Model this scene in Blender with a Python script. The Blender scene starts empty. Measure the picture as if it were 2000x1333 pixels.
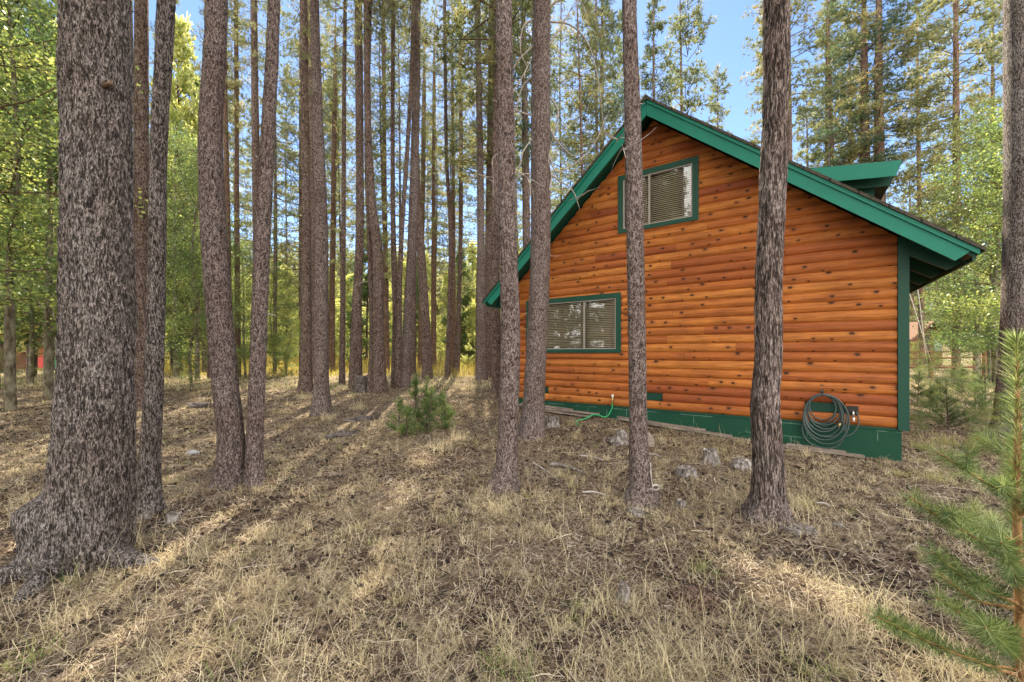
import bpy, math, random
import numpy as np
from mathutils import Vector, Matrix

# ------------------------------------------------------------------ camera, sky, sun, exposure
scn = bpy.context.scene
COL = scn.collection
F_PX, HOR, EYE = 780.0, 689.0, 1.5
cam = bpy.data.cameras.new('camera'); cam_o = bpy.data.objects.new('camera', cam); COL.objects.link(cam_o)
cam.sensor_width = 36.0; cam.lens = 36.0*F_PX/2000; cam.shift_y = (HOR-666.5)/2000
cam.clip_start = 0.05; cam.clip_end = 2000
cam_o.location = (0, 0, EYE); cam_o.rotation_euler = (math.radians(90), 0, 0)
scn.camera = cam_o
SUN_AZ, SUN_EL = math.radians(-4), math.radians(48)
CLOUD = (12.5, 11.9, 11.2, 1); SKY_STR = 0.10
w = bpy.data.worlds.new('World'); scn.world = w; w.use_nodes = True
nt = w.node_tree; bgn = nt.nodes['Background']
sky = nt.nodes.new('ShaderNodeTexSky'); sky.sky_type = 'NISHITA'; sky.sun_disc = False
sky.sun_elevation = SUN_EL; sky.sun_rotation = SUN_AZ
sky.altitude = 3000; sky.air_density = .9; sky.dust_density = .7; sky.ozone_density = 2.5
wtc = nt.nodes.new('ShaderNodeTexCoord'); wmp = nt.nodes.new('ShaderNodeMapping'); wmp.inputs['Scale'].default_value = (1, 1, 2.6)
nt.links.new(wtc.outputs['Generated'], wmp.inputs[0])
wno = nt.nodes.new('ShaderNodeTexNoise'); wno.inputs['Scale'].default_value = 2.6; wno.inputs['Detail'].default_value = 7; wno.inputs['Roughness'].default_value = .58
nt.links.new(wmp.outputs[0], wno.inputs['Vector'])
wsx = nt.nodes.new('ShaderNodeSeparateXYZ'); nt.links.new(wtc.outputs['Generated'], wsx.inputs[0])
wbk = nt.nodes.new('ShaderNodeMapRange'); nt.links.new(wsx.outputs[1], wbk.inputs[0])       # added unseen cloud bank opposite the sun, brightens and neutralises the shade
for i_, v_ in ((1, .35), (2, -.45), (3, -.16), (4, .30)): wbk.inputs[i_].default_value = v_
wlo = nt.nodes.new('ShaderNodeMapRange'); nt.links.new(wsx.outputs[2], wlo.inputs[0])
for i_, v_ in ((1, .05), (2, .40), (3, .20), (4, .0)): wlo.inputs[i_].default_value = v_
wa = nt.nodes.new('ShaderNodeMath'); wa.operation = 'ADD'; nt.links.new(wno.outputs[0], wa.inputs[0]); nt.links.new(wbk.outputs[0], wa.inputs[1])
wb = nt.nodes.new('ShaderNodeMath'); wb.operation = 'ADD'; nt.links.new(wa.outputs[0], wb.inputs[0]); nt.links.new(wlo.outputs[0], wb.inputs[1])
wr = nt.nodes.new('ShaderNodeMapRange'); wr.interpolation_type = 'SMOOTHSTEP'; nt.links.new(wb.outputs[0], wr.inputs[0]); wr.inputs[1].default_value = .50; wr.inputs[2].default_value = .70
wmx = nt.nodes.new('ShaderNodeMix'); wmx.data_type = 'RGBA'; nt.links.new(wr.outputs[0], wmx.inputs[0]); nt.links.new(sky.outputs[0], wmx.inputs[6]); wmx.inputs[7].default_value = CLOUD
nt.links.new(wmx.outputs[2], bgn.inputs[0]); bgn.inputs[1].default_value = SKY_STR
sl = bpy.data.lights.new('sun', 'SUN'); sl.energy = 5.0; sl.angle = math.radians(0.6); sl.color = (1.0, .88, .68)
so = bpy.data.objects.new('sun', sl); COL.objects.link(so)
sd = Vector((math.sin(SUN_AZ)*math.cos(SUN_EL), math.cos(SUN_AZ)*math.cos(SUN_EL), math.sin(SUN_EL)))
so.rotation_euler = sd.to_track_quat('Z', 'Y').to_euler(); so.location = (0, 0, 40)
scn.view_settings.view_transform = 'Standard'; scn.view_settings.look = 'None'
scn.view_settings.exposure = 1.93; scn.view_settings.gamma = 1.0
try:
    scn.cycles.max_bounces = 6; scn.cycles.diffuse_bounces = 3; scn.cycles.glossy_bounces = 2
    scn.cycles.transmission_bounces = 3; scn.cycles.transparent_max_bounces = 6
    scn.cycles.use_denoising = True; scn.cycles.caustics_reflective = False; scn.cycles.caustics_refractive = False
except Exception: pass

# ------------------------------------------------------------------ helpers
rng = np.random.default_rng(7)
def lin(r, g, b):
    f = lambda c: (c/255/12.92) if c/255 < .04045 else ((c/255+.055)/1.055)**2.4
    return (f(r), f(g), f(b), 1)

class NT:
    def __init__(s, name):
        s.m = bpy.data.materials.new(name); s.m.use_nodes = True; s.t = s.m.node_tree; s.t.nodes.clear()
        s.out = s.t.nodes.new('ShaderNodeOutputMaterial')
    def n(s, kind, props=None, **inp):
        nd = s.t.nodes.new('ShaderNode'+kind)
        for k, v in (props or {}).items(): setattr(nd, k, v)
        for k, v in inp.items():
            key = k.replace('_', ' ')
            sock = nd.inputs[int(k[1:])] if (k[0] == 'i' and k[1:].isdigit()) else nd.inputs[key]
            if isinstance(v, bpy.types.NodeSocket): s.t.links.new(v, sock)
            else: sock.default_value = v
        return nd
    def ramp(s, fac, stops, interp='LINEAR'):
        nd = s.t.nodes.new('ShaderNodeValToRGB'); s.t.links.new(fac, nd.inputs[0]); cr = nd.color_ramp; cr.interpolation = interp
        while len(cr.elements) < len(stops): cr.elements.new(0.5)
        for e, (p, c) in zip(cr.elements, stops):
            e.position = p; e.color = c if hasattr(c, '__len__') else (c, c, c, 1)
        return nd.outputs[0]
    def mix(s, fac, a, b, mode='MIX'):
        nd = s.t.nodes.new('ShaderNodeMix'); nd.data_type = 'RGBA'; nd.blend_type = mode
        for i, v in ((0, fac), (6, a), (7, b)):
            if isinstance(v, bpy.types.NodeSocket): s.t.links.new(v, nd.inputs[i])
            else: nd.inputs[i].default_value = v
        return nd.outputs[2]
    def math(s, op, a, b=0.0, clamp=False):
        nd = s.t.nodes.new('ShaderNodeMath'); nd.operation = op; nd.use_clamp = clamp
        for i, v in ((0, a), (1, b)):
            if isinstance(v, bpy.types.NodeSocket): s.t.links.new(v, nd.inputs[i])
            else: nd.inputs[i].default_value = v
        return nd.outputs[0]
    def obj(s, scale=(1, 1, 1), loc=(0, 0, 0)):
        tc = s.n('TexCoord').outputs['Object']
        return s.n('Mapping', None, Vector=tc, Scale=scale, Location=loc).outputs[0]
    def noise(s, vec, scale, detail=4, rough=.55, dist=0):
        nd = s.n('TexNoise', None, Vector=vec, Scale=scale, Detail=detail, Roughness=rough, Distortion=dist); return nd.outputs[0]
    def attr(s, name='v'):
        return s.n('Attribute', {'attribute_name': name}).outputs['Fac']
    def bump(s, h, strength=.5, dist=.01):
        return s.n('Bump', None, Height=h, Strength=strength, Distance=dist).outputs[0]
    def pbr(s, color, rough=.8, normal=None, spec=.3, **kw):
        b = s.n('BsdfPrincipled', None, Base_Color=color, Roughness=rough)
        b.inputs['Specular IOR Level'].default_value = spec
        for k, v in kw.items(): b.inputs[k.replace('_', ' ')].default_value = v
        if normal is not None: s.t.links.new(normal, b.inputs['Normal'])
        s.t.links.new(b.outputs[0], s.out.inputs[0]); return s.m
    def leaf(s, color, trans=.4, tcol=None, rough=.5, gloss=.04):
        d = s.n('BsdfDiffuse', None, Color=color).outputs[0]
        t = s.n('BsdfTranslucent', None, Color=tcol if tcol is not None else color).outputs[0]
        g = s.n('BsdfGlossy', None, Roughness=rough, Color=(.8, .85, .8, 1)).outputs[0]
        a = s.n('MixShader', None, i0=trans, i1=d, i2=t).outputs[0]
        b = s.n('MixShader', None, i0=gloss, i1=a, i2=g).outputs[0]
        s.t.links.new(b, s.out.inputs[0]); return s.m

class G:
    """collects vertex arrays and faces, links them as ONE mesh object"""
    def __init__(s): s.V = []; s.F = []; s.M = []; s.A = []; s.n = 0; s.S = []
    def add(s, V, F, mat=0, v=0.5, smooth=False):
        V = np.asarray(V, float).reshape(-1, 3); F = np.asarray(F, int)
        if len(F) == 0: return s
        s.V.append(V); s.F.append(F+s.n); s.M.append(np.full(len(F), mat)); s.S.append(np.full(len(F), smooth))
        s.A.append(np.broadcast_to(np.asarray(v, float), (len(V),)).copy()); s.n += len(V); return s
    def mesh(s, name, mats):
        me = bpy.data.meshes.new(name)
        V = np.concatenate(s.V); A = np.concatenate(s.A)
        me.vertices.add(len(V)); me.vertices.foreach_set('co', V.astype(np.float32).ravel())
        li = np.concatenate([f.ravel() for f in s.F]); tot = np.concatenate([np.full(len(f), f.shape[1]) for f in s.F])
        st = np.concatenate([[0], np.cumsum(tot)[:-1]])
        me.loops.add(len(li)); me.loops.foreach_set('vertex_index', li.astype(np.int32))
        me.polygons.add(len(tot)); me.polygons.foreach_set('loop_start', st.astype(np.int32))
        me.polygons.foreach_set('loop_total', tot.astype(np.int32))
        me.polygons.foreach_set('material_index', np.concatenate(s.M).astype(np.int32))
        me.polygons.foreach_set('use_smooth', np.concatenate(s.S).astype(bool))
        at = me.attributes.new('v', 'FLOAT', 'POINT'); at.data.foreach_set('value', A.astype(np.float32))
        for m in mats: me.materials.append(m)
        me.update(calc_edges=True); return me
    def build(s, name, mats, parent=None, loc=(0, 0, 0)):
        if not isinstance(mats, (list, tuple)): mats = [mats]
        o = bpy.data.objects.new(name, s.mesh(name, mats)); COL.objects.link(o); o.location = loc
        if parent is not None: o.parent = parent
        return o

def tag(o, label=None, cat=None, group=None, kind=None):
    if label: o['label'] = label
    if cat: o['category'] = cat
    if group: o['group'] = group
    if kind: o['kind'] = kind
    return o
def thing(name, label, cat, loc=(0, 0, 0), rz=0, group=None):
    o = bpy.data.objects.new(name, None); COL.objects.link(o); o.empty_display_size = .2
    o.location = loc; o.rotation_euler = (0, 0, rz); return tag(o, label, cat, group)
def inst(name, mesh, parent, loc=(0, 0, 0), rz=0, sc=(1, 1, 1), tilt=(0, 0)):
    o = bpy.data.objects.new(name, mesh); COL.objects.link(o); o.parent = parent
    o.location = loc; o.rotation_euler = (tilt[0], tilt[1], rz); o.scale = sc; return o

BOXF = np.array([[0, 3, 2, 1], [4, 5, 6, 7], [0, 1, 5, 4], [1, 2, 6, 5], [2, 3, 7, 6], [3, 0, 4, 7]])
def boxv(x0, x1, y0, y1, z0, z1):
    return np.array([[x0, y0, z0], [x1, y0, z0], [x1, y1, z0], [x0, y1, z0], [x0, y0, z1], [x1, y0, z1], [x1, y1, z1], [x0, y1, z1]], float)
def box(g, x0, x1, y0, y1, z0, z1, mat=0, v=.5): return g.add(boxv(x0, x1, y0, y1, z0, z1), BOXF, mat, v)
def prism(g, poly, y0, y1, mat=0, v=.5):
    """polygon in x,z (counter-clockwise seen from -y), extruded y0..y1"""
    n = len(poly); V = [[p[0], y0, p[1]] for p in poly]+[[p[0], y1, p[1]] for p in poly]
    g.add(V, [list(range(n))], mat, v); k = g.n-2*n
    # further faces share the same vertices
    g.F.append(np.array([list(range(2*n-1, n-1, -1))])+k); g.M.append(np.array([mat])); g.S.append(np.array([False]))
    q = np.array([[(i+1) % n, i, n+i, n+(i+1) % n] for i in range(n)])+k
    g.F.append(q); g.M.append(np.full(n, mat)); g.S.append(np.full(n, False)); return g
def tube(path, rad, seg=8, cap=True, mult=None):
    P = np.asarray(path, float); n = len(P); rad = np.broadcast_to(np.asarray(rad, float), (n,))
    T = np.gradient(P, axis=0); T /= np.linalg.norm(T, axis=1, keepdims=True)+1e-9
    ref = np.array([1., 0, 0]) if abs(T[0, 0]) < .8 else np.array([0, 1., 0])
    U = np.zeros((n, 3)); u = ref
    for i in range(n):
        u = u-T[i]*(u@T[i]); u = u/(np.linalg.norm(u)+1e-9); U[i] = u
    W = np.cross(T, U)
    a = np.linspace(0, 2*np.pi, seg, endpoint=False)
    R = rad[:, None] if mult is None else rad[:, None]*mult
    V = P[:, None]+R[..., None]*(U[:, None]*np.cos(a)[None, :, None]+W[:, None]*np.sin(a)[None, :, None])
    i = np.arange(n-1)[:, None]*seg; j = np.arange(seg)[None]; k = (j+1) % seg
    F = np.stack([i+j, i+k, i+seg+k, i+seg+j], -1).reshape(-1, 4)
    return V.reshape(-1, 3), F
def addtube(g, path, rad, seg=8, mat=0, v=.5, cap=True):
    V, F = tube(path, rad, seg); g.add(V, F, mat, v, True)
    if cap:
        n = len(path)
        for base, rev in ((0, True), ((n-1)*seg, False)):
            idx = list(range(base, base+seg)); idx = idx[::-1] if rev else idx
            g.F.append(np.array([idx])+g.n-len(V)); g.M.append(np.array([mat])); g.S.append(np.array([False]))
    return g
def spline(pts, n):
    """smooth resample through points (any dims)"""
    P = np.asarray(pts, float); m = len(P)
    if m == 2: return P[0]+(P[1]-P[0])*np.linspace(0, 1, n)[:, None]
    Q = np.vstack([2*P[0]-P[1], P, 2*P[-1]-P[-2]]); t = np.linspace(0, m-1-1e-6, n); i = t.astype(int); f = (t-i)[:, None]
    a, b, c, d = Q[i], Q[i+1], Q[i+2], Q[i+3]
    return .5*((2*b)+(-a+c)*f+(2*a-5*b+4*c-d)*f**2+(-a+3*b-3*c+d)*f**3)

def hsh(ix, iy, iz):
    h = (ix*374761393+iy*668265263+iz*1442695041) & 0xffffffff
    h = ((h ^ (h >> 13))*1274126177) & 0xffffffff
    return ((h ^ (h >> 16)) & 0xffff)/65535.0
def vnoise(P):
    P = np.asarray(P, float); I = np.floor(P).astype(np.int64); f = P-I; f = f*f*(3-2*f); r = 0
    for dx in (0, 1):
        for dy in (0, 1):
            for dz in (0, 1):
                wgt = (f[..., 0] if dx else 1-f[..., 0])*(f[..., 1] if dy else 1-f[..., 1])*(f[..., 2] if dz else 1-f[..., 2])
                r = r+wgt*hsh(I[..., 0]+dx, I[..., 1]+dy, I[..., 2]+dz)
    return r*2-1
def fbm(P, o=3):
    r = 0; a = 1; P = np.asarray(P, float)
    for k in range(o): r = r+a*vnoise(P*(2**k)+17.3*k); a *= .5
    return r/1.75

# ground height
GY = [-60, 0, 3, 5, 7, 9, 12, 17, 25, 40, 70, 110, 160, 400]
GZ = [-.1, 0, 0, .04, .14, .27, .37, .46, .60, .98, 2.3, 5.5, 10.0, 40]
def gz(x, y, fine=False):
    x = np.asarray(x, float); y = np.asarray(y, float)
    ye = y-np.clip(x-2, 0, 6)*.6*np.clip((y-1)/5, 0, 1)*np.clip((30-y)/20, 0, 1)
    z = np.interp(ye, GY, GZ)
    z = z+.05*fbm(np.stack([x*.35, y*.35, 0*x], -1), 2)*np.clip((np.hypot(x, y)-1)/5, .3, 1)
    if fine: z = z+.018*fbm(np.stack([x*3.1, y*3.1, 0*x+5], -1), 3)
    return z
def P(px, py, Y):
    """a point seen at photo pixel px,py that stands Y metres ahead"""
    return np.array([(px-1000)/F_PX*Y, Y, EYE+(HOR-py)/F_PX*Y])
def base(px, py):
    Y = 5.0
    for _ in range(60):
        x = (px-1000)/F_PX*Y; Yn = (EYE-float(gz(x, Y)))*F_PX/max(py-HOR, 3); Y = .6*Y+.4*min(Yn, 120)
    return np.array([(px-1000)/F_PX*Y, Y, float(gz((px-1000)/F_PX*Y, Y))])

# ------------------------------------------------------------------ materials
def m_bark(name, dark, mid, light, scale=1.0, cell=30, net=.5, fl=.5, st=.40, t0=0.0):
    """plates and fissures: dark flecks, pale ridges, stretched along the trunk"""
    s = NT(name); v = s.obj((scale, scale, scale*st))
    wob = s.n('VectorMath', {'operation': 'ADD'}, i0=v, i1=s.n('VectorMath', {'operation': 'SCALE'}, i0=s.n('TexNoise', None, Vector=v, Scale=16.0, Detail=3.0).outputs[1], Scale=.07).outputs[0]).outputs[0]
    rn = s.noise(wob, cell*.62, 3, .6, .3)
    rid = s.math('ABSOLUTE', s.math('SUBTRACT', s.math('MULTIPLY', rn, 2.0), 1.0))
    edge = s.ramp(rid, [(0.0, 1.0), (.05, .8), (.14, .25), (.3, 0)])
    fine = s.noise(s.obj((scale, scale, scale*st*1.2)), 62, 6, .78, .4)
    flk = s.noise(s.obj((scale, scale, scale*st)), 28, 4, .7, .8)
    x = s.math('ADD', s.math('MULTIPLY', fine, 1.0), s.math('MULTIPLY', s.math('SUBTRACT', flk, .5), fl))
    x = s.math('ADD', x, s.math('MULTIPLY', s.math('SUBTRACT', edge, .35), net*.35))
    c = s.ramp(x, [(.38+t0, dark), (.47+t0, tuple(.6*p+.4*q for p, q in zip(dark, mid))), (.55+t0, mid), (.70+t0, light)])
    big = s.noise(s.obj((1, 1, .6), (3, 1, 2)), 2.6, 4, .6)
    c = s.mix(s.ramp(big, [(.38, 0), (.66, .55)]), c, s.mix(1.0, c, (.62, .52, .46, 1), 'MULTIPLY'))
    c = s.mix(s.ramp(s.noise(s.obj((1, 1, .7)), 8, 3), [(.64, 0), (.74, .55)]), c, (.018, .014, .012, 1))
    return s.pbr(c, .95, s.bump(x, 1.0, .02), .08)
BARK_G = m_bark('bark_grey', (.022, .020, .019, 1), (.16, .138, .13, 1), (.52, .475, .455, 1), 2.3, 30, .55, .25, .25, .01)
BARK_V = m_bark('bark_furrowed', (.022, .018, .017, 1), (.155, .125, .115, 1), (.47, .40, .375, 1), 1.9, 26, .5, .5, .14, .01)
BARK_F = m_bark('bark_flaky', (.03, .023, .022, 1), (.19, .15, .138, 1), (.47, .405, .385, 1), 1.9, 30, .4, .55, .42)
BARK_B = m_bark('bark_brown', (.026, .019, .016, 1), (.165, .122, .104, 1), (.36, .285, .25, 1), 1.3, 24, .4, .6)
BARK_R = m_bark('bark_reddish', (.035, .022, .017, 1), (.21, .14, .105, 1), (.40, .29, .235, 1), 1.3, 24, .4, .6)
s = NT('dead_wood'); DEAD = s.pbr(s.ramp(s.noise(s.obj((1, 1, 1)), 20, 4), [(.3, (.20, .17, .15, 1)), (.7, (.52, .48, .45, 1))]), .9, None, .1)
s = NT('twig_wood'); TWIG = s.pbr(s.ramp(s.noise(s.obj(), 9, 3), [(.3, (.05, .032, .02, 1)), (.7, (.20, .135, .09, 1))]), .9, None, .1)
def m_needle(name, stops, trans=.35, tint=(1, 1, 1)):
    s = NT(name); v = s.attr(); o = s.n('ObjectInfo').outputs['Random']
    x = s.math('ADD', s.math('MULTIPLY', v, .8), s.math('MULTIPLY', o, .2)); c = s.ramp(x, stops)
    return s.leaf(c, trans, None, .45, .05)
NEED_D = m_needle('needles_dark', [(0, (.07, .10, .04, 1)), (.4, (.17, .20, .07, 1)), (.75, (.22, .22, .08, 1)), (1, (.52, .40, .17, 1))], .55)
NEED_O = m_needle('needles_olive', [(0, (.09, .12, .045, 1)), (.55, (.23, .25, .10, 1)), (1, (.55, .44, .19, 1))], .58)
NEED_B = m_needle('needles_blue', [(0, (.04, .08, .05, 1)), (.6, (.11, .16, .08, 1)), (1, (.34, .34, .14, 1))], .5)
NEED_L = m_needle('needles_light', [(0, (.20, .26, .07, 1)), (.5, (.50, .54, .16, 1)), (1, (.78, .72, .26, 1))], .68)
NEED_Y = m_needle('needles_young', [(0, (.035, .075, .02, 1)), (.5, (.09, .16, .04, 1)), (1, (.30, .34, .10, 1))], .45)
NEED_C = m_needle('needles_clump', [(0, (.03, .07, .02, 1)), (.5, (.10, .19, .045, 1)), (1, (.36, .42, .12, 1))], .5)
NEED_S = m_needle('needles_sapling', [(0, (.025, .05, .018, 1)), (.45, (.08, .145, .035, 1)), (.75, (.28, .36, .10, 1)), (1, (.68, .72, .34, 1))], .45)
LEAF = m_needle('broad_leaf', [(0, (.04, .08, .03, 1)), (.45, (.13, .20, .05, 1)), (.76, (.34, .38, .09, 1)), (1, (.62, .57, .18, 1))], .6)
s = NT('grass_dry'); GRASS = s.leaf(s.ramp(s.attr(), [(0, (.08, .055, .042, 1)), (.14, (.20, .14, .095, 1)), (.38, (.42, .33, .21, 1)), (.60, (.74, .64, .43, 1)), (.78, (.52, .46, .21, 1)), (.9, (.22, .26, .08, 1)), (1, (.09, .17, .04, 1))]), .3, None, .6, .02)
s = NT('meadow_grass'); MEADOW = s.leaf(s.ramp(s.attr(), [(0, (.20, .20, .05, 1)), (.4, (.42, .36, .08, 1)), (.75, (.58, .42, .10, 1)), (1, (.55, .27, .07, 1))]), .45, None, .6, .02)
s = NT('litter'); LITTER = s.pbr(s.ramp(s.attr(), [(0, (.018, .014, .013, 1)), (.35, (.075, .05, .038, 1)), (.65, (.24, .17, .12, 1)), (1, (.62, .54, .43, 1))]), .9, None, .1)

s = NT('forest_floor'); v = s.obj()
n1 = s.noise(v, 1.1, 6, .62); n2 = s.noise(v, 22, 6, .75); n3 = s.noise(v, 90, 4, .8)
a = s.ramp(n2, [(.38, (.022, .017, .015, 1)), (.48, (.13, .095, .072, 1)), (.57, (.30, .235, .175, 1)), (.68, (.58, .50, .38, 1))])
b = s.ramp(n2, [(.36, (.045, .032, .022, 1)), (.5, (.21, .155, .095, 1)), (.68, (.50, .41, .25, 1))])
c = s.mix(s.ramp(n1, [(.42, 0), (.6, 1)]), a, b)
c = s.mix(s.ramp(n3, [(.36, .75), (.5, 0)]), c, (.03, .02, .016, 1))
GROUND = s.pbr(c, .98, s.bump(s.math('ADD', n2, s.math('MULTIPLY', n3, .6)), .9, .03), .05)

GREENP = None
def m_paint(name, col, rough=.55, nscale=6):
    s = NT(name); n = s.noise(s.obj((1, 1, 1)), nscale, 5, .6)
    c = s.mix(s.ramp(n, [(.3, 0), (.75, .35)]), col, tuple(x*.72 for x in col[:3])+(1,))
    return s.pbr(c, rough, s.bump(s.noise(s.obj((1, 1, 1)), 60, 3), .12, .004), .35)
TEAL = m_paint('teal_green_paint', (.003, .175, .12, 1))
DGREEN = m_paint('dark_green_paint', (.004, .055, .034, 1))
s = NT('painted_block')
vb = s.obj(); br = s.n('TexBrick', {'offset': .5}, Vector=s.n('Mapping', None, Vector=vb, Rotation=(math.radians(90), 0, 0)).outputs[0], Scale=1.0, Mortar_Size=.006, Brick_Width=.4, Row_Height=.2)
nb_ = s.noise(vb, 3, 5, .6)
c = s.mix(s.ramp(nb_, [(.35, 0), (.7, .4)]), (.004, .050, .027, 1), (.006, .070, .038, 1))
c = s.mix(s.math('MULTIPLY', br.outputs['Fac'], s.ramp(s.noise(vb, 2.2, 2), [(.5, 0), (.56, .5)])), c, (.2, .33, .27, 1))
BLOCK = s.pbr(c, .7, s.bump(s.math('SUBTRACT', s.math('MULTIPLY', s.noise(vb, 70, 4), .25), br.outputs['Fac']), .5, .006), .3)

s = NT('cedar_log_siding'); tc = s.n('TexCoord').outputs['Object']
v = s.attr(); sep = s.n('SeparateXYZ', None, Vector=tc)
offx = s.math('MULTIPLY', v, 37.0)
gv = s.n('CombineXYZ', None, X=s.math('ADD', s.math('MULTIPLY', sep.outputs[0], 1.4), offx), Y=s.math('MULTIPLY', sep.outputs[1], 20.), Z=s.math('MULTIPLY', sep.outputs[2], 34.)).outputs[0]
grain = s.noise(gv, 1.3, 5, .6, .6)
basec = s.ramp(v, [(0, (.27, .068, .020, 1)), (.15, (.41, .125, .025, 1)), (.4, (.47, .16, .031, 1)), (.6, (.55, .21, .042, 1)), (.78, (.44, .14, .028, 1)), (.9, (.30, .078, .021, 1)), (1, (.50, .17, .034, 1))])
c = s.mix(s.ramp(grain, [(.32, .8), (.56, 0)]), basec, (.17, .035, .010, 1))
kv = s.n('CombineXYZ', None, X=s.math('ADD', s.math('MULTIPLY', sep.outputs[0], 4.2), offx), Y=s.math('MULTIPLY', s.math('SUBTRACT', sep.outputs[2], .455), 1/.15), Z=0.0).outputs[0]
vo = s.n('TexVoronoi', {'feature': 'F1', 'voronoi_dimensions': '2D'}, Vector=kv, Scale=1.0, Randomness=.95)
keep = s.math('GREATER_THAN', s.n('SeparateColor', None, Color=vo.outputs['Color']).outputs[0], .50)
sz = s.math('ADD', s.math('MULTIPLY', s.n('SeparateColor', None, Color=vo.outputs['Color']).outputs[1], .95), .35)
kd = s.math('DIVIDE', s.math('ADD', vo.outputs['Distance'], s.math('MULTIPLY', s.math('SUBTRACT', s.noise(kv, 6, 2), .5), .07)), sz)
kn = s.math('MULTIPLY', s.ramp(kd, [(.075, 1), (.115, .8), (.15, .22), (.32, 0)]), keep)
c = s.mix(kn, c, (.018, .006, .003, 1))
streak = s.noise(s.n('CombineXYZ', None, X=s.math('MULTIPLY', sep.outputs[0], .9), Y=0.0, Z=s.math('MULTIPLY', sep.outputs[2], 3.0)).outputs[0], 1.5, 4, .6)
c = s.mix(s.ramp(streak, [(.45, 0), (.72, .55)]), c, (.17, .045, .015, 1))
c = s.mix(s.ramp(s.noise(tc, 5.5, 5, .7), [(.40, 0), (.75, .30)]), c, (.12, .05, .022, 1))
SIDING = s.pbr(c, .62, s.bump(grain, .3, .005), .25)

s = NT('roof_shingle'); n = s.noise(s.obj(), 25, 4, .7)
br = s.n('TexBrick', None, Vector=s.obj(), Scale=1.0, Mortar_Size=.008, Brick_Width=.3, Row_Height=.14)
ROOF = s.pbr(s.mix(br.outputs['Fac'], s.ramp(n, [(.3, (.035, .035, .028, 1)), (.7, (.10, .09, .07, 1))]), (.015, .013, .012, 1)), .95, s.bump(n, .6, .01), .1)
def flat(name, col, rough=.6, spec=.3, nz=0.0, nsc=20, **kw):
    s = NT(name)
    if nz:
        n = s.noise(s.obj(), nsc, 4, .65); c = s.mix(s.ramp(n, [(.3, nz), (.65, 0)]), col, tuple(x*.3 for x in col[:3])+(1,)); b = s.bump(n, .4, .005)
    else: c = col; b = None
    return s.pbr(c, rough, b, spec, **kw)
FRAME_W = flat('pale_vinyl_frame', (.30, .275, .24, 1), .5)
BLIND = flat('cream_blind_slats', (.82, .73, .60, 1), .5)
DARKIN = flat('dark_room', (.03, .028, .025, 1), .9)
s = NT('window_glass'); lw = s.n('Fresnel', None, IOR=1.55).outputs[0]
fac = s.math('MULTIPLY', lw, 1.3, True)
gl = s.n('BsdfGlossy', None, Roughness=.015, Color=(.95, .98, 1, 1)).outputs[0]; tr = s.n('BsdfTransparent', None, Color=(.96, .95, .92, 1)).outputs[0]
s.t.links.new(s.n('MixShader', None, i0=fac, i1=tr, i2=gl).outputs[0], s.out.inputs[0]); GLASS = s.m
HOSE_G = flat('grey_green_hose', (.045, .068, .066, 1), .38, .5)
HOSE_E = flat('bright_green_hose', (.01, .30, .10, 1), .35, .5)
METAL = flat('galvanised_metal', (.45, .44, .42, 1), .35, .5, .4, 40, Metallic=.8)
BRASS = flat('brass', (.55, .40, .16, 1), .35, .5, Metallic=.8)
BLACKB = flat('black_box_plastic', (.02, .022, .02, 1), .5)
WHITEP = flat('white_plastic', (.75, .74, .70, 1), .4)
s = NT('grey_weathered_wood'); n = s.noise(s.obj((1.2, 1.2, .35)), 26, 6, .7, .6)
GREYW = s.pbr(s.ramp(n, [(.34, (.025, .02, .017, 1)), (.48, (.15, .13, .115, 1)), (.68, (.44, .41, .39, 1))]), .9, s.bump(n, .9, .015), .1)
s = NT('old_plank'); n = s.noise(s.obj((.3, 4, 4)), 14, 5, .65)
PLANK = s.pbr(s.ramp(n, [(.3, (.07, .055, .045, 1)), (.5, (.22, .18, .15, 1)), (.7, (.38, .33, .28, 1))]), .9, s.bump(n, .6, .01), .1)
STONE = flat('grey_stone', (.30, .31, .34, 1), .9, .2, .6, 14)
BROWNW = flat('brown_stained_wood', (.16, .07, .04, 1), .8, .2, .4, 9)
BROWNR = flat('brown_shingle', (.19, .12, .09, 1), .9, .1, .4, 9)
REDP = flat('red_plastic', (.50, .045, .03, 1), .5, .3, .2, 6)
TEALP = flat('teal_plastic', (.02, .30, .22, 1), .5)
FENCEM = flat('reddish_fence_wood', (.24, .10, .065, 1), .85, .1, .5, 7)

# ------------------------------------------------------------------ the ground
def axis(fine0, fine1, step, far0, far1):
    a = list(np.arange(fine0, fine1, step)); x = fine1; st = step
    while x < far1: a.append(x); st *= 1.18; x += st
    a.append(far1); x = fine0-step; st = step; b = []
    while x > far0: b.append(x); st *= 1.18; x -= st
    b.append(far0); return np.array(b[::-1]+a)
xs = axis(-7, 7, .06, -600, 600); ys = axis(.8, 9, .06, -300, 600)
X, Y = np.meshgrid(xs, ys); Z = gz(X, Y, True)
g = G(); nx = len(xs)
i = np.arange(len(ys)-1)[:, None]*nx; j = np.arange(nx-1)[None]
g.add(np.stack([X, Y, Z], -1).reshape(-1, 3), np.stack([i+j, i+j+1, i+nx+j+1, i+nx+j], -1).reshape(-1, 4), 0, .5, True)
tag(g.build('ground', GROUND), kind='structure')

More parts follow.
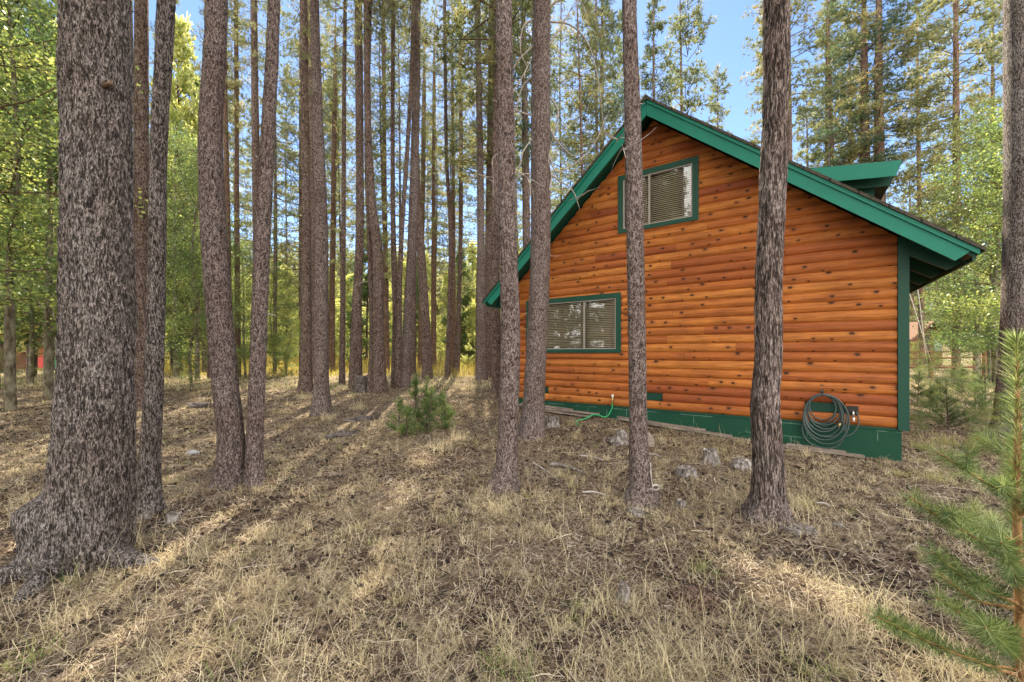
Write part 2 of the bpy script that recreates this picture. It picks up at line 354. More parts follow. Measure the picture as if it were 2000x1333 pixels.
# ------------------------------------------------------------------ the cabin (local x along the gable wall, -y outward, z up; origin = right front corner)
CW = 6.33
ang = math.atan2(-.5786, .816)
cabin = thing('log_cabin', 'orange cedar log-sided cabin with green trim and steep gable roof', 'cabin', (5.32, 5.52, 0), ang)
ZB = .47   # siding bottom above the ground datum; EYE-based heights below
E0 = EYE
AP = (-3.29, E0+4.46)             # top of the rake at the apex
RT = (.60, E0+1.27); LT = (-6.93, E0+1.22)
slR = (AP[1]-RT[1])/(RT[0]-AP[0]); slL = (AP[1]-LT[1])/(AP[0]-LT[0])
rooftop = lambda x: AP[1]-(slR*(x-AP[0]) if x > AP[0] else slL*(AP[0]-x))
walltop = lambda x: rooftop(x)-.17
DEPTH = 7.6; OV = .46
SB = E0-1.045; CR = .15
WINS = [(-6.09, -3.90, E0-.005, E0+1.165), (-3.957, -2.515, E0+2.307, E0+3.42)]   # outer edges of the green surrounds (x0,x1,z0,z1)
VENTS = [(-5.78, -5.52, 1), (-3.66, -3.12, 1), (-1.03, -.55, 1)]
def siding(g, x0, x1, topf, holes, seed, y=0.0, flip=False):
    """courses of half-round boards, butt-jointed, cut round the openings"""
    r = np.random.default_rng(seed); k = 0; zmax = max(topf(x) for x in np.linspace(x0, x1, 60)); NP = 7
    tt = np.linspace(0, 1, NP); prof = -.046*np.sin(np.pi*(.035+.93*tt))**.6-.001
    while SB+k*CR < zmax:
        za = SB+k*CR; joints = [x0]
        while joints[-1] < x1-1.2: joints.append(joints[-1]+r.uniform(1.4, 3.6))
        joints[-1] = x1
        if len(joints) == 1: joints.append(x1)
        vals = r.uniform(0, 1, len(joints)); 
        dz = r.uniform(-.002, .002, len(joints))
        for jn in range(len(joints)-1):
            a, b = joints[jn]+.0015, joints[jn+1]-.0015; dy = r.uniform(-.003, .001)
            for q in range(NP-1):
                z0, z1 = za+tt[q]*CR, za+tt[q+1]*CR; zm = (z0+z1)/2
                spans = [(a, b)]
                for hx0, hx1, hz0, hz1 in holes:
                    if hz0 < zm < hz1:
                        ns = []
                        for p, e in spans:
                            if hx1 <= p or hx0 >= e: ns.append((p, e)); continue
                            if p < hx0: ns.append((p, hx0))
                            if e > hx1: ns.append((hx1, e))
                        spans = ns
                for p, e in spans:
                    # clip against the gable line
                    xl0, xr0, xl1, xr1 = p, e, p, e
                    if topf is walltop:
                        def lim(z): return (AP[0]-(AP[1]-.17-z)/slL, AP[0]+(AP[1]-.17-z)/slR)
                        l0, r0 = lim(z0); l1, r1 = lim(z1)
                        if l1 > r1: continue
                        xl0, xr0, xl1, xr1 = max(p, l0), min(e, r0), max(p, l1), min(e, r1)
                        if xl1 >= xr1 or xl0 >= xr0: continue
                    elif z1 > topf(0)+.001: continue
                    Q = [[xl0, y+dy+prof[q], z0], [xr0, y+dy+prof[q], z0], [xr1, y+dy+prof[q+1], z1], [xl1, y+dy+prof[q+1], z1]]
                    g.add(Q, [[0, 1, 2, 3]], 0, vals[jn])
        # the lip under each course
        k += 1
    return g
holes = [(a+.03, b-.03, c+.03, d-.03) for a, b, c, d in WINS]+[(a, b, SB+c*CR+.004, SB+(c+1)*CR-.004) for a, b, c in VENTS]
g = G(); siding(g, -CW, 0, walltop, holes, 5)
wall = g.build('gable_wall', SIDING, cabin)
# inner sheathing behind the boards so that nothing shows through, with the openings left out
g = G()
def sheath(x0, x1, z0, z1): box(g, x0, x1, .03, .09, z0, z1)
w1, w2 = holes[0], holes[1]
def slab_poly(pts): prism(g, pts, .03, .09)
zt = walltop
slab_poly([(-CW, SB-.3), (w1[0], SB-.3), (w1[0], zt(w1[0])), (-CW, zt(-CW))])
slab_poly([(w1[0], SB-.3), (w1[1], SB-.3), (w1[1], w1[2]), (w1[0], w1[2])])
slab_poly([(w1[0], w1[3]), (w2[0], w1[3]), (w2[0], zt(w2[0])), (w1[0], zt(w1[0]))])
slab_poly([(w2[0], w1[3]), (w2[1], w1[3]), (w2[1], w2[2]), (w2[0], w2[2])])
slab_poly([(w2[0], w2[3]), (w2[1], w2[3]), (w2[1], zt(w2[1])), (AP[0], zt(AP[0])), (w2[0], zt(w2[0]))])
slab_poly([(w2[1], SB-.3), (0, SB-.3), (0, zt(0)), (w2[1], zt(w2[1]))])
g.build('wall_backing', DARKIN, cabin)
# side and back walls
sideh = walltop(0)
gs = G(); siding(gs, 0, DEPTH, lambda x: sideh, [], 11); sw = gs.build('side_wall', SIDING, cabin, (0, 0, 0)); sw.rotation_euler = (0, 0, math.pi/2); sw.location = (0.0, .03, 0)
lh = walltop(-CW); gs = G(); siding(gs, 0, DEPTH, lambda x: lh, [], 12); sw = gs.build('side_wall', SIDING, cabin); sw.rotation_euler = (0, 0, -math.pi/2); sw.location = (-CW, DEPTH+.03, 0)
g = G(); prism(g, [(-CW, SB-.3), (0, SB-.3), (0, zt(0)), (AP[0], zt(AP[0])), (-CW, zt(-CW))], DEPTH, DEPTH+.06); g.build('back_wall', BROWNW, cabin)
g = G(); box(g, -.06, -.03, .1, DEPTH, SB-.3, zt(0)-.03); box(g, -CW+.03, -CW+.06, .1, DEPTH, SB-.3, zt(-CW)-.03); box(g, -CW+.06, -.06, .1, DEPTH, SB, SB+.03); box(g, -CW+.06, -.06, .1, DEPTH, E0+1.55, E0+1.7)
box(g, -CW+.07, -.07, 1.6, 1.66, SB+.03, E0+1.55)
g.build('interior_lining', DARKIN, cabin)
# foundation
g = G(); box(g, -CW-.01, .045, -.02, .0, -.35, SB-.002); box(g, .02, .045, .0, DEPTH, -.35, SB-.002); box(g, -CW-.01, -CW+.02, .0, DEPTH, -.35, SB-.002)
g.build('foundation', BLOCK, cabin)
g = G(); box(g, -CW-.005, .0, -.034, -.021, SB-.03, SB-.004); g.build('base_trim', DGREEN, cabin)
# corner boards
g = G(); box(g, .002, .115, -.062, .0, SB-.02, zt(0.0)-.02); box(g, .03, .115, .0, .12, SB-.02, zt(0)-.1); g.build('corner_board', DGREEN, cabin)
g = G(); box(g, -CW-.10, -CW-.002, -.062, .0, SB-.02, zt(-CW)-.06); g.build('corner_board', DGREEN, cabin)
# roof slabs
def rp(x, dz): return (x, rooftop(x)+dz)
for side, tip in ((1, RT[0]), (-1, LT[0])):
    g = G(); t = tip+side*.03
    if side > 0: poly = [(AP[0], rooftop(AP[0])-.11), (t, rooftop(t)-.11), (t, rooftop(t)-.0), (AP[0], rooftop(AP[0])-.0)]
    else: poly = [(t, rooftop(t)-.11), (AP[0], rooftop(AP[0])-.11), (AP[0], rooftop(AP[0])), (t, rooftop(t))]
    prism(g, poly, -OV+.032, DEPTH+.45); g.build('roof_deck', DGREEN, cabin)
    g = G(); t2 = tip+side*.09
    sl_ = slR if side > 0 else slL; e = rooftop(t2)
    if side > 0: poly = [(AP[0], AP[1]+.004), (t2, e+.004), (t2, e+.05), (AP[0], AP[1]+.05)]
    else: poly = [(t2, e+.004), (AP[0], AP[1]+.004), (AP[0], AP[1]+.05), (t2, e+.05)]
    prism(g, poly, -OV-.045, DEPTH+.5); rf = g.build('roof_shingles', ROOF, cabin)
    # rake fascia, cut square to the slope at its tail
    g = G(); FH = .27; nx_, nz_ = (sl_/math.hypot(1, sl_), 1/math.hypot(1, sl_))
    tb = tip-side*.15; tbz = rooftop(tip)-.155
    if side > 0: poly = [(AP[0]+.002, AP[1]-FH), (tb, rooftop(tb)-FH), (tip, rooftop(tip)-.03), (tip-.02, rooftop(tip-.02)), (AP[0]+.002, AP[1])]
    else: poly = [(tb, rooftop(tb)-FH), (AP[0]-.002, AP[1]-FH), (AP[0]-.002, AP[1]), (tip+.02, rooftop(tip+.02)), (tip, rooftop(tip)-.03)]
    prism(g, poly, -OV, -OV+.03)
    fa = g.build('rake_fascia', TEAL, cabin)
    # drip strip along the upper edge
    g = G()
    if side > 0: poly = [(AP[0]+.01, AP[1]-.065), (tip+.05, rooftop(tip+.05)-.065), (tip+.05, rooftop(tip+.05)), (AP[0]+.01, AP[1])]
    else: poly = [(tip-.05, rooftop(tip-.05)-.065), (AP[0]-.01, AP[1]-.065), (AP[0]-.01, AP[1]), (tip-.05, rooftop(tip-.05))]
    prism(g, poly, -OV-.022, -OV-.002); g.build('drip_edge', TEAL, cabin)
    # tail boards: at the wall plane and every 1.2 m behind it, carrying the eave
    yk = -.075
    while yk < DEPTH:
        g = G(); i0 = (.115 if side > 0 else -CW-.10)
        if side > 0: poly = [(i0, rooftop(i0)-.36), (tb+.02, rooftop(tb+.02)-.30), (tip, rooftop(tip)-.112), (i0, rooftop(i0)-.112)]
        else: poly = [(tb-.02, rooftop(tb-.02)-.30), (i0, rooftop(i0)-.36), (i0, rooftop(i0)-.112), (tip, rooftop(tip)-.112)]
        prism(g, poly, yk, yk+.045); g.build('rafter_tail', DGREEN, cabin); yk += .72
    # eave fascia running back
    g = G(); xe = sorted((tip+side*.0, tip+side*.025)); box(g, xe[0], xe[1], -OV+.033, DEPTH+.4, rooftop(tip)-.16, rooftop(tip+side*.03)-.115 if False else rooftop(tip)-.112)
    g.build('eave_board', DGREEN, cabin)
# soffit frieze on the wall under the rakes
g = G()
prism(g, [(AP[0], AP[1]-.30), (.0, rooftop(0)-.30), (.0, rooftop(0)-.112), (AP[0], AP[1]-.112)], -.072, -.05)
g2 = G(); prism(g2, [(-CW, rooftop(-CW)-.30), (AP[0]-.001, AP[1]-.30), (AP[0]-.001, AP[1]-.112), (-CW, rooftop(-CW)-.112)], -.072, -.05)
# (thin dark shadow board tucked high under the deck)
# ridge cap
g = G(); prism(g, [(AP[0]-.09, AP[1]-.02), (AP[0]+.09, AP[1]-.02), (AP[0]+.012, AP[1]+.068), (AP[0]-.012, AP[1]+.068)], -OV-.05, DEPTH+.5); g.build('ridge_cap', ROOF, cabin)
# windows
def window(x0, x1, z0, z1, split, seed):
    wd = .10; o = G()
    yo = -.062
    box(o, x0, x1, yo, .0, z1-wd, z1); box(o, x0, x1, yo, 0, z0, z0+wd*.75); box(o, x0, x0+wd, yo, 0, z0+wd*.75, z1-wd); box(o, x1-wd, x1, yo, 0, z0+wd*.75, z1-wd)
    wroot = o.build('window', DGREEN, cabin)
    a, b, c, d = x0+wd, x1-wd, z0+wd*.75, z1-wd; fw = .022
    fr = G(); box(fr, a, b, -.05, .02, d-fw, d); box(fr, a, b, -.05, .02, c, c+fw); box(fr, a, a+fw, -.05, .02, c+fw, d-fw); box(fr, b-fw, b, -.05, .02, c+fw, d-fw)
    m = a+(b-a)*split; box(fr, m-.018, m+.018, -.046, .02, c+fw, d-fw)
    fr.build('window_frame', FRAME_W, wroot)
    gl = G(); box(gl, a+fw, m-.018, -.016, -.012, c+fw, d-fw); gl.build('pane', GLASS, wroot)
    gl = G(); box(gl, m+.018, b-fw, -.03, -.026, c+fw, d-fw); gl.build('pane', GLASS, wroot)
    bl = G(); n = int((d-c-.03)/.036)
    r = np.random.default_rng(seed)
    for k in range(n):
        zc = d-fw-.02-k*.036; sag = r.uniform(-.002, .002); t = .85
        dy, dz = .0145*math.cos(t), .0145*math.sin(t)
        V = [[a+fw, .045-dy, zc-dz+sag], [b-fw, .045-dy, zc-dz-sag], [b-fw, .045+dy, zc+dz-sag], [a+fw, .045+dy, zc+dz+sag]]
        V2 = [[p[0], p[1]+.001, p[2]+.0018] for p in V]
        bl.add(V+V2, BOXF, 0, .5)
    bl.build('blind', BLIND, wroot)
    cd = G(); xx = b-fw-.10; addtube(cd, [[xx, .02, d-.05], [xx+.003, .02, (c+d)/2], [xx, .02, c+.2]], .003, 5)
    addtube(cd, [[xx+.02, .02, d-.05], [xx+.024, .02, d-.4], [xx+.02, .02, d-.55]], .003, 5); cd.build('blind_cord', WHITEP, wroot)
window(*WINS[0], .66, 1); window(*WINS[1], .40, 2)
for a, b, k in VENTS:
    o = G(); z0, z1 = SB+k*CR+.006, SB+(k+1)*CR-.006
    box(o, a+.004, b-.004, .004, .012, z0, z1)
    for q in range(5): box(o, a+.02, b-.02, -.004+.0, .003, z0+.012+q*.024, z0+.022+q*.024)
    o.build('foundation_vent', DGREEN, cabin)
# shed dormer on the far right slope
dy0 = 1.35; dR = .26; dL = -1.62; dz_ = lambda x: E0+3.13-(x-dR)*.15
dorm = G(); prism(dorm, [(dL, dz_(dL)-.06), (dR, dz_(dR)-.06), (dR+.03, dz_(dR+.03)), (dL, dz_(dL))], dy0, dy0+3.6); dm = dorm.build('dormer', ROOF, cabin)
f_ = G(); prism(f_, [(dL+.1, dz_(dL+.1)-.30), (dR-.07, dz_(dR-.07)-.27), (dR, dz_(dR)-.02), (dL+.1, dz_(dL+.1)-.02)], dy0-.03, dy0-.002); f_.build('dormer_fascia', TEAL, dm)
f_ = G(); prism(f_, [(dL+.2, dz_(dL+.2)-.38), (dR-.10, dz_(dR-.10)-.33), (dR-.04, dz_(dR)-.061), (dL+.2, dz_(dL+.2)-.061)], dy0+.25, dy0+.29); f_.build('dormer_soffit', DGREEN, dm)
f_ = G(); prism(f_, [(-1.9, rooftop(-1.9)-.05), (-.02, rooftop(-.02)-.05), (-.02, dz_(-.02)-.07), (-1.9, dz_(-1.9)-.07)], dy0+.42, dy0+3.2); f_.build('dormer_wall', DGREEN, dm)

def cab(x, y, z):
    """cabin-local to world"""
    ca, sa = math.cos(ang), math.sin(ang); return np.array([5.32+x*ca-y*sa, 5.52+x*sa+y*ca, z])

# coiled hose on its hook
hx, hz = -.82, E0-.60
hp = cab(hx, -.06, 0)
hose = thing('garden_hose', 'grey garden hose coiled on a hook at the right end of the log wall', 'hose', hp, ang)
r = np.random.default_rng(3); g = G(); pts = []
for k in range(9):
    rx = .165+.012*k+r.uniform(-.012, .012); rz = .20+.018*k+r.uniform(-.015, .015)
    top = hz-.02+r.uniform(-.012, .012); cx = .0+.004*k+r.uniform(-.02, .02); yy = -.03-.006*k
    for q in range(28):
        a = math.pi/2+2*math.pi*q/28
        pts.append([cx+rx*math.cos(a), yy+.01*math.sin(3*a+k), top-rz+rz*math.sin(a)])
pp = spline(pts, len(pts)*2); addtube(g, pp, .0095, 8); g.build('hose_coil', HOSE_G, hose)
g = G(); ll = [[-.20, -.05, hz-.35], [-.24, -.06, hz-.55], [-.18, -.07, hz-.72], [-.02, -.07, hz-.80], [.16, -.07, hz-.77], [.25, -.07, hz-.6], [.27, -.07, hz-.42]]
addtube(g, spline(ll, 40), .009, 8); g.build('hose_loop', HOSE_G, hose)
g = G(); addtube(g, spline([[.22, -.06, hz-.62], [.34, -.05, hz-.56], [.41, -.03, hz-.42], [.405, -.02, hz-.30], [.385, -.01, hz-.25]], 24), .008, 8); g.build('hose_lead', HOSE_G, hose)
g = G(); addtube(g, [[.185, -.10, hz-.47], [.20, -.10, hz-.42]], [.014, .011], 8); g.build('hose_nozzle', BRASS, hose)
hk = thing('hose_hook', 'small rusty metal hook screwed above the coiled hose', 'hook', cab(hx, -.04, 0), ang)
g = G(); box(g, -.02, .02, -.006, .0, hz-.01, hz+.12); g.build('hook_plate', flat('rusty_metal', (.09, .07, .05, 1), .7, .3, .4, 60), hk)
g = G(); addtube(g, spline([[0, -.005, hz+.02], [0, -.05, hz-.01], [0, -.11, hz-.005], [0, -.12, hz+.03]], 12), .006, 6); g.build('hook_arm', BLACKB, hk)
ob = thing('outlet_box', 'small black tap box on the log wall right of the coiled hose', 'tap box', cab(-.47, -.037, 0), ang)
g = G(); box(g, -.06, .06, -.022, .006, E0-.83-.07, E0-.83+.06); g.build('box_body', BLACKB, ob)
g = G(); addtube(g, [[0, -.03, E0-.84], [.0, -.06, E0-.855], [.0, -.065, E0-.93]], [.013, .015, .012], 8); g.build('hose_tap', METAL, ob)
g = G(); addtube(g, [[0.005, -.064, E0-.93], [.005, -.066, E0-.985]], [.016, .012], 10); g.build('connector', WHITEP, ob)
# green hose end
gh = thing('green_hose', 'short bright green hose hanging from the tap below the left window', 'hose', cab(-4.05, -.05, 0), ang)
gp = [np.array([0, -.06, E0-.98]), np.array([-.01, -.07, E0-1.10]), np.array([-.10, -.14, E0-1.25]), np.array([-.26, -.3, .30]), np.array([-.38, -.45, .235])]
wp = []
for p in gp: wp.append(p)
# continue along the ground toward the camera
for dx, dy in ((-.46, -.62), (-.42, -.80), (-.30, -.92)):
    q = cab(-4.05+dx, -.05+dy, 0); wp.append(np.array([dx, dy, float(gz(q[0], q[1]))+.035]))
g = G(); addtube(g, spline(wp, 60), .0125, 8); g.build('hose_tube', HOSE_E, gh)
sp = thing('spigot', 'white capped brass spigot on the wall above the green hose', 'spigot', cab(-4.05, -.036, 0), ang)
g = G(); addtube(g, [[0, 0, E0-.89], [0, -.06, E0-.89], [0, -.075, E0-.92], [0, -.075, E0-.965]], [.014, .016, .016, .014], 8); g.build('spout', BRASS, sp)
g = G(); addtube(g, [[0, -.06, E0-.885], [0, -.062, E0-.82]], [.018, .022], 8); g.build('tap_cover', WHITEP, sp)

# ------------------------------------------------------------------ trees
def trunk_geo(g, pts, seg, dz, amp, seed, flare=.0, lobes=5, burl=None, mat=0):
    """pts: rows x,y,z,r from the base up; returns the resampled centre line"""
    pts = np.asarray(pts, float); L = np.linalg.norm(np.diff(pts[:, :3], axis=0), axis=1).sum()
    n = max(6, int(L/dz)); R = spline(pts, n); C = R[:, :3]; rad = R[:, 3]
    a = np.linspace(0, 2*np.pi, seg, endpoint=False); h = (C[:, 2]-pts[0, 2])[:, None]
    ph = seed*1.7
    mult = 1+.035*np.sin(2*a+ph+h*.5)+.03*np.sin(3*a+2*ph-h*.3)
    if flare: mult = mult+flare*np.exp(-np.clip(h, 0, None)/.16)*(.55+.6*np.cos(lobes*a+ph)+.3*np.cos(2*a+ph*2))
    cx = np.cos(a)[None]*rad[:, None]; cy = np.sin(a)[None]*rad[:, None]; zz = C[:, 2][:, None]+0*cx
    if amp:
        pn = np.stack([(cx+seed)*26, cy*26, zz*5], -1); nz = fbm(pn, 3)
        pn2 = np.stack([(cx+seed)*60, cy*60, zz*24], -1)
        d = amp*(1-np.abs(nz)*2.0)+amp*.5*vnoise(pn2)+amp*.9*fbm(np.stack([(cx+seed)*7, cy*7, zz*2.2], -1), 2)
        mult = mult+d/rad[:, None]
    if burl is not None:
        for (bt, bz, ba, st, sz) in burl:
            da = (a-bt+np.pi) % (2*np.pi)-np.pi
            mult = mult+ba/rad[:, None]*np.exp(-(da[None]/st)**2)/(1+np.exp((h-bz)/sz))*(.75+.25*np.exp(-((h-bz+.08)/.1)**2))
    V, F = tube(C, rad, seg, mult=mult); g.add(V, F, mat, .5, True)
    return C, rad
def branch_path(r, p0, d, L, droop=.0, curl=.2, n=8):
    P_ = [np.array(p0, float)]; d = np.array(d, float); d /= np.linalg.norm(d)
    for k in range(n):
        d = d+r.normal(0, curl, 3)*.35+np.array([0, 0, -droop/n if k < n*.6 else droop*1.2/n]); d /= np.linalg.norm(d); P_.append(P_[-1]+d*L/n)
    return np.array(P_)
def blades(C, D, K, L, W, r, spread=1.0, fwd=.6):
    """K thin triangular blades round every centre C, leaning along D"""
    n = len(C); R = r.normal(0, 1, (n, K, 3)); R /= np.linalg.norm(R, axis=2, keepdims=True)
    d = R*spread+D[:, None]*fwd; d /= np.linalg.norm(d, axis=2, keepdims=True)
    s = np.cross(d, r.normal(0, 1, (n, K, 3))); s /= np.linalg.norm(s, axis=2, keepdims=True)+1e-9
    l = L*r.uniform(.7, 1.25, (n, K, 1)); c = C[:, None]
    V = np.stack([c-s*W/2, c+s*W/2, c+d*l+s*W*.25, c+d*l-s*W*.25], 2).reshape(-1, 3)
    F = np.arange(n*K*4).reshape(-1, 4); return V, F
def pine_crown(name, seed, H, z0, R, nb, tpb, mat, bl=.13, bw=.03, K=7, prof='tall', droop=.35, twig=TWIG):
    r = np.random.default_rng(seed); g = G(); C = []; D = []; A = []
    for k in range(nb):
        u = (k+r.uniform(0, 1))/nb; z = z0+(H-z0)*u**.95
        if prof == 'tall': f = (1-u)**.55*(.55+.45*min(1, u*5))
        elif prof == 'cone': f = (1-u)**.85*(.8+.2*min(1, u*8))+.03
        else: f = math.sin(math.pi*min(1, .12+.88*u))**.6
        L = R*f*r.uniform(.55, 1.12)+.12; az = r.uniform(0, 2*np.pi)
        el = -.15+.75*u+r.normal(0, .12); d = (math.cos(az)*math.cos(el), math.sin(az)*math.cos(el), math.sin(el))
        Q = branch_path(r, (0, 0, z), d, L, droop*(1-u), .18, 6)
        V, F = tube(Q, np.linspace(.008+.009*L, .003, len(Q)), 4); g.add(V, F, 1, .5, True)
        nt_ = max(3, int(tpb*(.35+L/R)))
        t = r.uniform(.18, 1, nt_)**.75*(len(Q)-1.001); i = t.astype(int); c = Q[i]+(Q[i+1]-Q[i])*(t-i)[:, None]
        bd = Q[-1]-Q[0]; bd /= np.linalg.norm(bd)
        side = np.cross(bd, (0, 0, 1)); side /= np.linalg.norm(side)+1e-9
        w_ = .30*L*(1.15-t/len(Q)); off = r.normal(0, 1, nt_)*w_
        c = c+side*off[:, None]+np.stack([r.normal(0, .05, nt_), r.normal(0, .05, nt_), r.normal(.02, .07, nt_)+np.abs(off)*.12], 1)
        dd = bd*.6+side*(np.sign(off)*.5)[:, None]+np.array([0, 0, .45]); dd /= np.linalg.norm(dd, axis=1, keepdims=True)
        C.append(c); D.append(dd); bt = r.uniform(0, 1); A.append(np.clip(.55*bt+.45*r.uniform(0, 1, nt_), 0, 1))
    C = np.concatenate(C); D = np.concatenate(D); A = np.concatenate(A)
    V, F = blades(C, D, K, bl, bw, r, .8, .75); g.add(V, F, 0, np.repeat(A, K*4))
    return g.mesh(name, [mat, twig])
def leaf_crown(name, seed, H, z0, R, nb, lpb, mat, size=.06):
    r = np.random.default_rng(seed); g = G(); C = []; A = []
    for k in range(nb):
        u = (k+r.uniform(0, 1))/nb; z = z0+(H-z0)*u; f = math.sin(math.pi*(.1+.86*u))**.5
        L = R*f*r.uniform(.4, 1.1); az = r.uniform(0, 2*np.pi); el = .25+.6*u+r.normal(0, .15)
        d = (math.cos(az)*math.cos(el), math.sin(az)*math.cos(el), math.sin(el)); Q = branch_path(r, (0, 0, z), d, L+.2, .1, .3, 6)
        V, F = tube(Q, np.linspace(.006+.006*L, .002, len(Q)), 4); g.add(V, F, 1, .5, True)
        n = int(lpb*(.4+.6*L/R)); t = r.uniform(.1, 1, n)**.6*(len(Q)-1.001); i = t.astype(int); c = Q[i]+(Q[i+1]-Q[i])*(t-i)[:, None]+r.normal(0, .10+.07*L, (n, 3))*np.array([1, 1, .7])
        C.append(c); bt = r.uniform(0, 1); A.append(np.clip(.6*bt+.4*r.uniform(0, 1, n), 0, 1))
    C = np.concatenate(C); A = np.concatenate(A); n = len(C)
    a = r.normal(0, 1, (n, 3)); a /= np.linalg.norm(a, axis=1, keepdims=True); b = np.cross(a, r.normal(0, 1, (n, 3))); b /= np.linalg.norm(b, axis=1, keepdims=True)
    s = size*r.uniform(.6, 1.2, (n, 1))
    V = np.stack([C-a*s*.5, C+b*s*.38, C+a*s*.5, C-b*s*.38], 1).reshape(-1, 3)
    g.add(V, np.arange(n*4).reshape(-1, 4), 0, np.repeat(A, 4)); return g.mesh(name, [mat, twig_or(TWIG)])
def twig_or(m): return m

HIGH = [pine_crown('crown', 20+k, 11.5, 0, 2.1, 80, 30, [NEED_D, NEED_O, NEED_D][k], .14, .028, 7) for k in range(3)]     # for tall trees: origin at the crown's foot
MIDC = [pine_crown('crown', 30+k, 14.0, 0, 1.95, 105, 30, [NEED_O, NEED_D, NEED_B, NEED_O][k], .14, .028, 7) for k in range(4)]
THIN = [pine_crown('crown', 35+k, 14.0, 0, 2.1, 90, 30, [NEED_O, NEED_D, NEED_O][k], .115, .020, 8) for k in range(3)]
CONE = [pine_crown('crown', 40+k, 10.0, 0, 2.3, 100, 26, [NEED_B, NEED_O, NEED_O][k], .15, .032, 7, 'cone', .1) for k in range(3)]
YOUNG = [pine_crown('crown', 50+k, 5.0, 0.15, 1.15, 90, 20, [NEED_L, NEED_L, NEED_Y][k], .12, .035, 7, 'cone', .0) for k in range(3)]
ASP = [leaf_crown('crown', 60+k, 7.0, 0.3, 1.9, 50, 300, LEAF, .062) for k in range(4)]

TC = {'n': 0}
def build_tree(name, label, px, H=17.0, zc=9.0, mat=None, seg=12, dz=.5, amp=0.0, Yd=None, crown='high', group=None, flare=.35, burl=None, twigs=0, twigmat=None, cat='pine tree', csc=1.0, lean=0.0, lobes=5, twl=1.0):
    """px: rows (photo x, photo y, width in photo pixels), foot first"""
    TC['n'] += 1; seed = TC['n']; r = np.random.default_rng(seed*13)
    w0 = px[min(2, len(px)-1)][2]/2/F_PX*.9
    b = base(px[0][0], HOR+(px[0][1]-HOR)*(1-w0)); Yd = Yd or b[1]
    rows = []
    for k, (x, y, wd) in enumerate(px):
        q = P(x, y, Yd); rows.append([q[0], q[1]+lean*(q[2]-b[2]), q[2], wd/2/F_PX*Yd*math.cos(math.atan(abs(x-1000)/F_PX))])
    zg = float(gz(rows[0][0], rows[0][1])); rows[0][2] = zg
    rows.insert(0, [rows[0][0], rows[0][1], zg-.12, rows[0][3]*1.12])
    rows = [rows[0]]+[q for q in rows[1:] if q[2] < H-1]
    t, p = np.array(rows[-1]), np.array(rows[-2]); dirr = (t[:3]-p[:3])/max(t[2]-p[2], .1)*.6
    n_up = 3
    for k in range(1, n_up+1):
        zz = t[2]+(H-t[2])*k/n_up; f = 1-(zz-t[2])/(H-t[2]); rows.append([t[0]+dirr[0]*(zz-t[2]), t[1]+dirr[1]*(zz-t[2]), zz, max(.012, t[3]*(.1+.9*f))])
    rows = np.array(rows); o = np.array([rows[1][0], rows[1][1], zg]); rows[:, :3] -= o
    T = thing(name, label, cat, o, 0, group)
    g = G(); C, rad = trunk_geo(g, rows, seg, dz, amp, seed, flare, lobes, burl); g.build('trunk', mat or BARK_B, T)
    if crown:
        mesh = {'high': HIGH, 'mid': THIN, 'cone': CONE}[crown]; mesh = mesh[seed % len(mesh)]
        mH = {'high': 11.5, 'mid': 14.0, 'cone': 10.0}[crown]
        i = int(np.argmin(abs(C[:, 2]-(zc-zg)))); e = C[-1]-C[i]; s_ = (H+.6-zc)/mH
        inst('crown', mesh, T, C[i], r.uniform(0, 6.28), (csc, csc, s_), (-math.atan2(e[1], e[2])*.9, math.atan2(e[0], e[2])*.9))
    if twigs:
        for k in range(twigs):
            g = G(); zz = r.uniform(1.8, zc-zg+1.0); i = int(np.argmin(abs(C[:, 2]-zz))); az = r.uniform(0, 6.28); L = r.uniform(.15, .9)*twl
            d = (math.cos(az), math.sin(az), r.uniform(-.5, .3)); Q = branch_path(r, C[i]+np.array([d[0], d[1], 0])*rad[i]*.8, d, L, .3, .35, 6)
            addtube(g, Q, np.linspace(.009+.004*L, .002, len(Q)), 5, 0, .5, False)
            g.build('dead_twig', twigmat or TWIG, T)
    return T, C, rad

# --- the near trunks
FG = 'thick pine trunks standing nearest the camera'
T1, C1, R1 = build_tree('pine_tree', 'biggest trunk at far left, thick grey fissured bark with a swollen shoulder near its foot', [(168, 1140, 178), (178, 1070, 170), (182, 1000, 172), (184, 930, 170), (187, 850, 162), (192, 750, 152), (196, 600, 148), (193, 400, 142), (191, 200, 140), (190, 0, 138)],
    H=19, zc=8.5, mat=BARK_G, seg=200, dz=.011, amp=.013, flare=.28, lobes=4, burl=[(math.pi*1.20, .60, .15, .50, .028)], csc=1.3)
g = G(); i = int(np.argmin(abs(C1[:, 2]-(EYE+(HOR-190)/F_PX*T1.location.y))))
addtube(g, spline([C1[i]+np.array([R1[i]*.80, -R1[i]*.45, 0]), C1[i]+np.array([R1[i]*.95, -R1[i]*.62, .0]), C1[i]+np.array([R1[i]*1.18, -R1[i]*.60, .02])], 8), [.020]*3+[.017]*2+[.013]*3, 8); g.build('branch_stub', TWIG, T1)
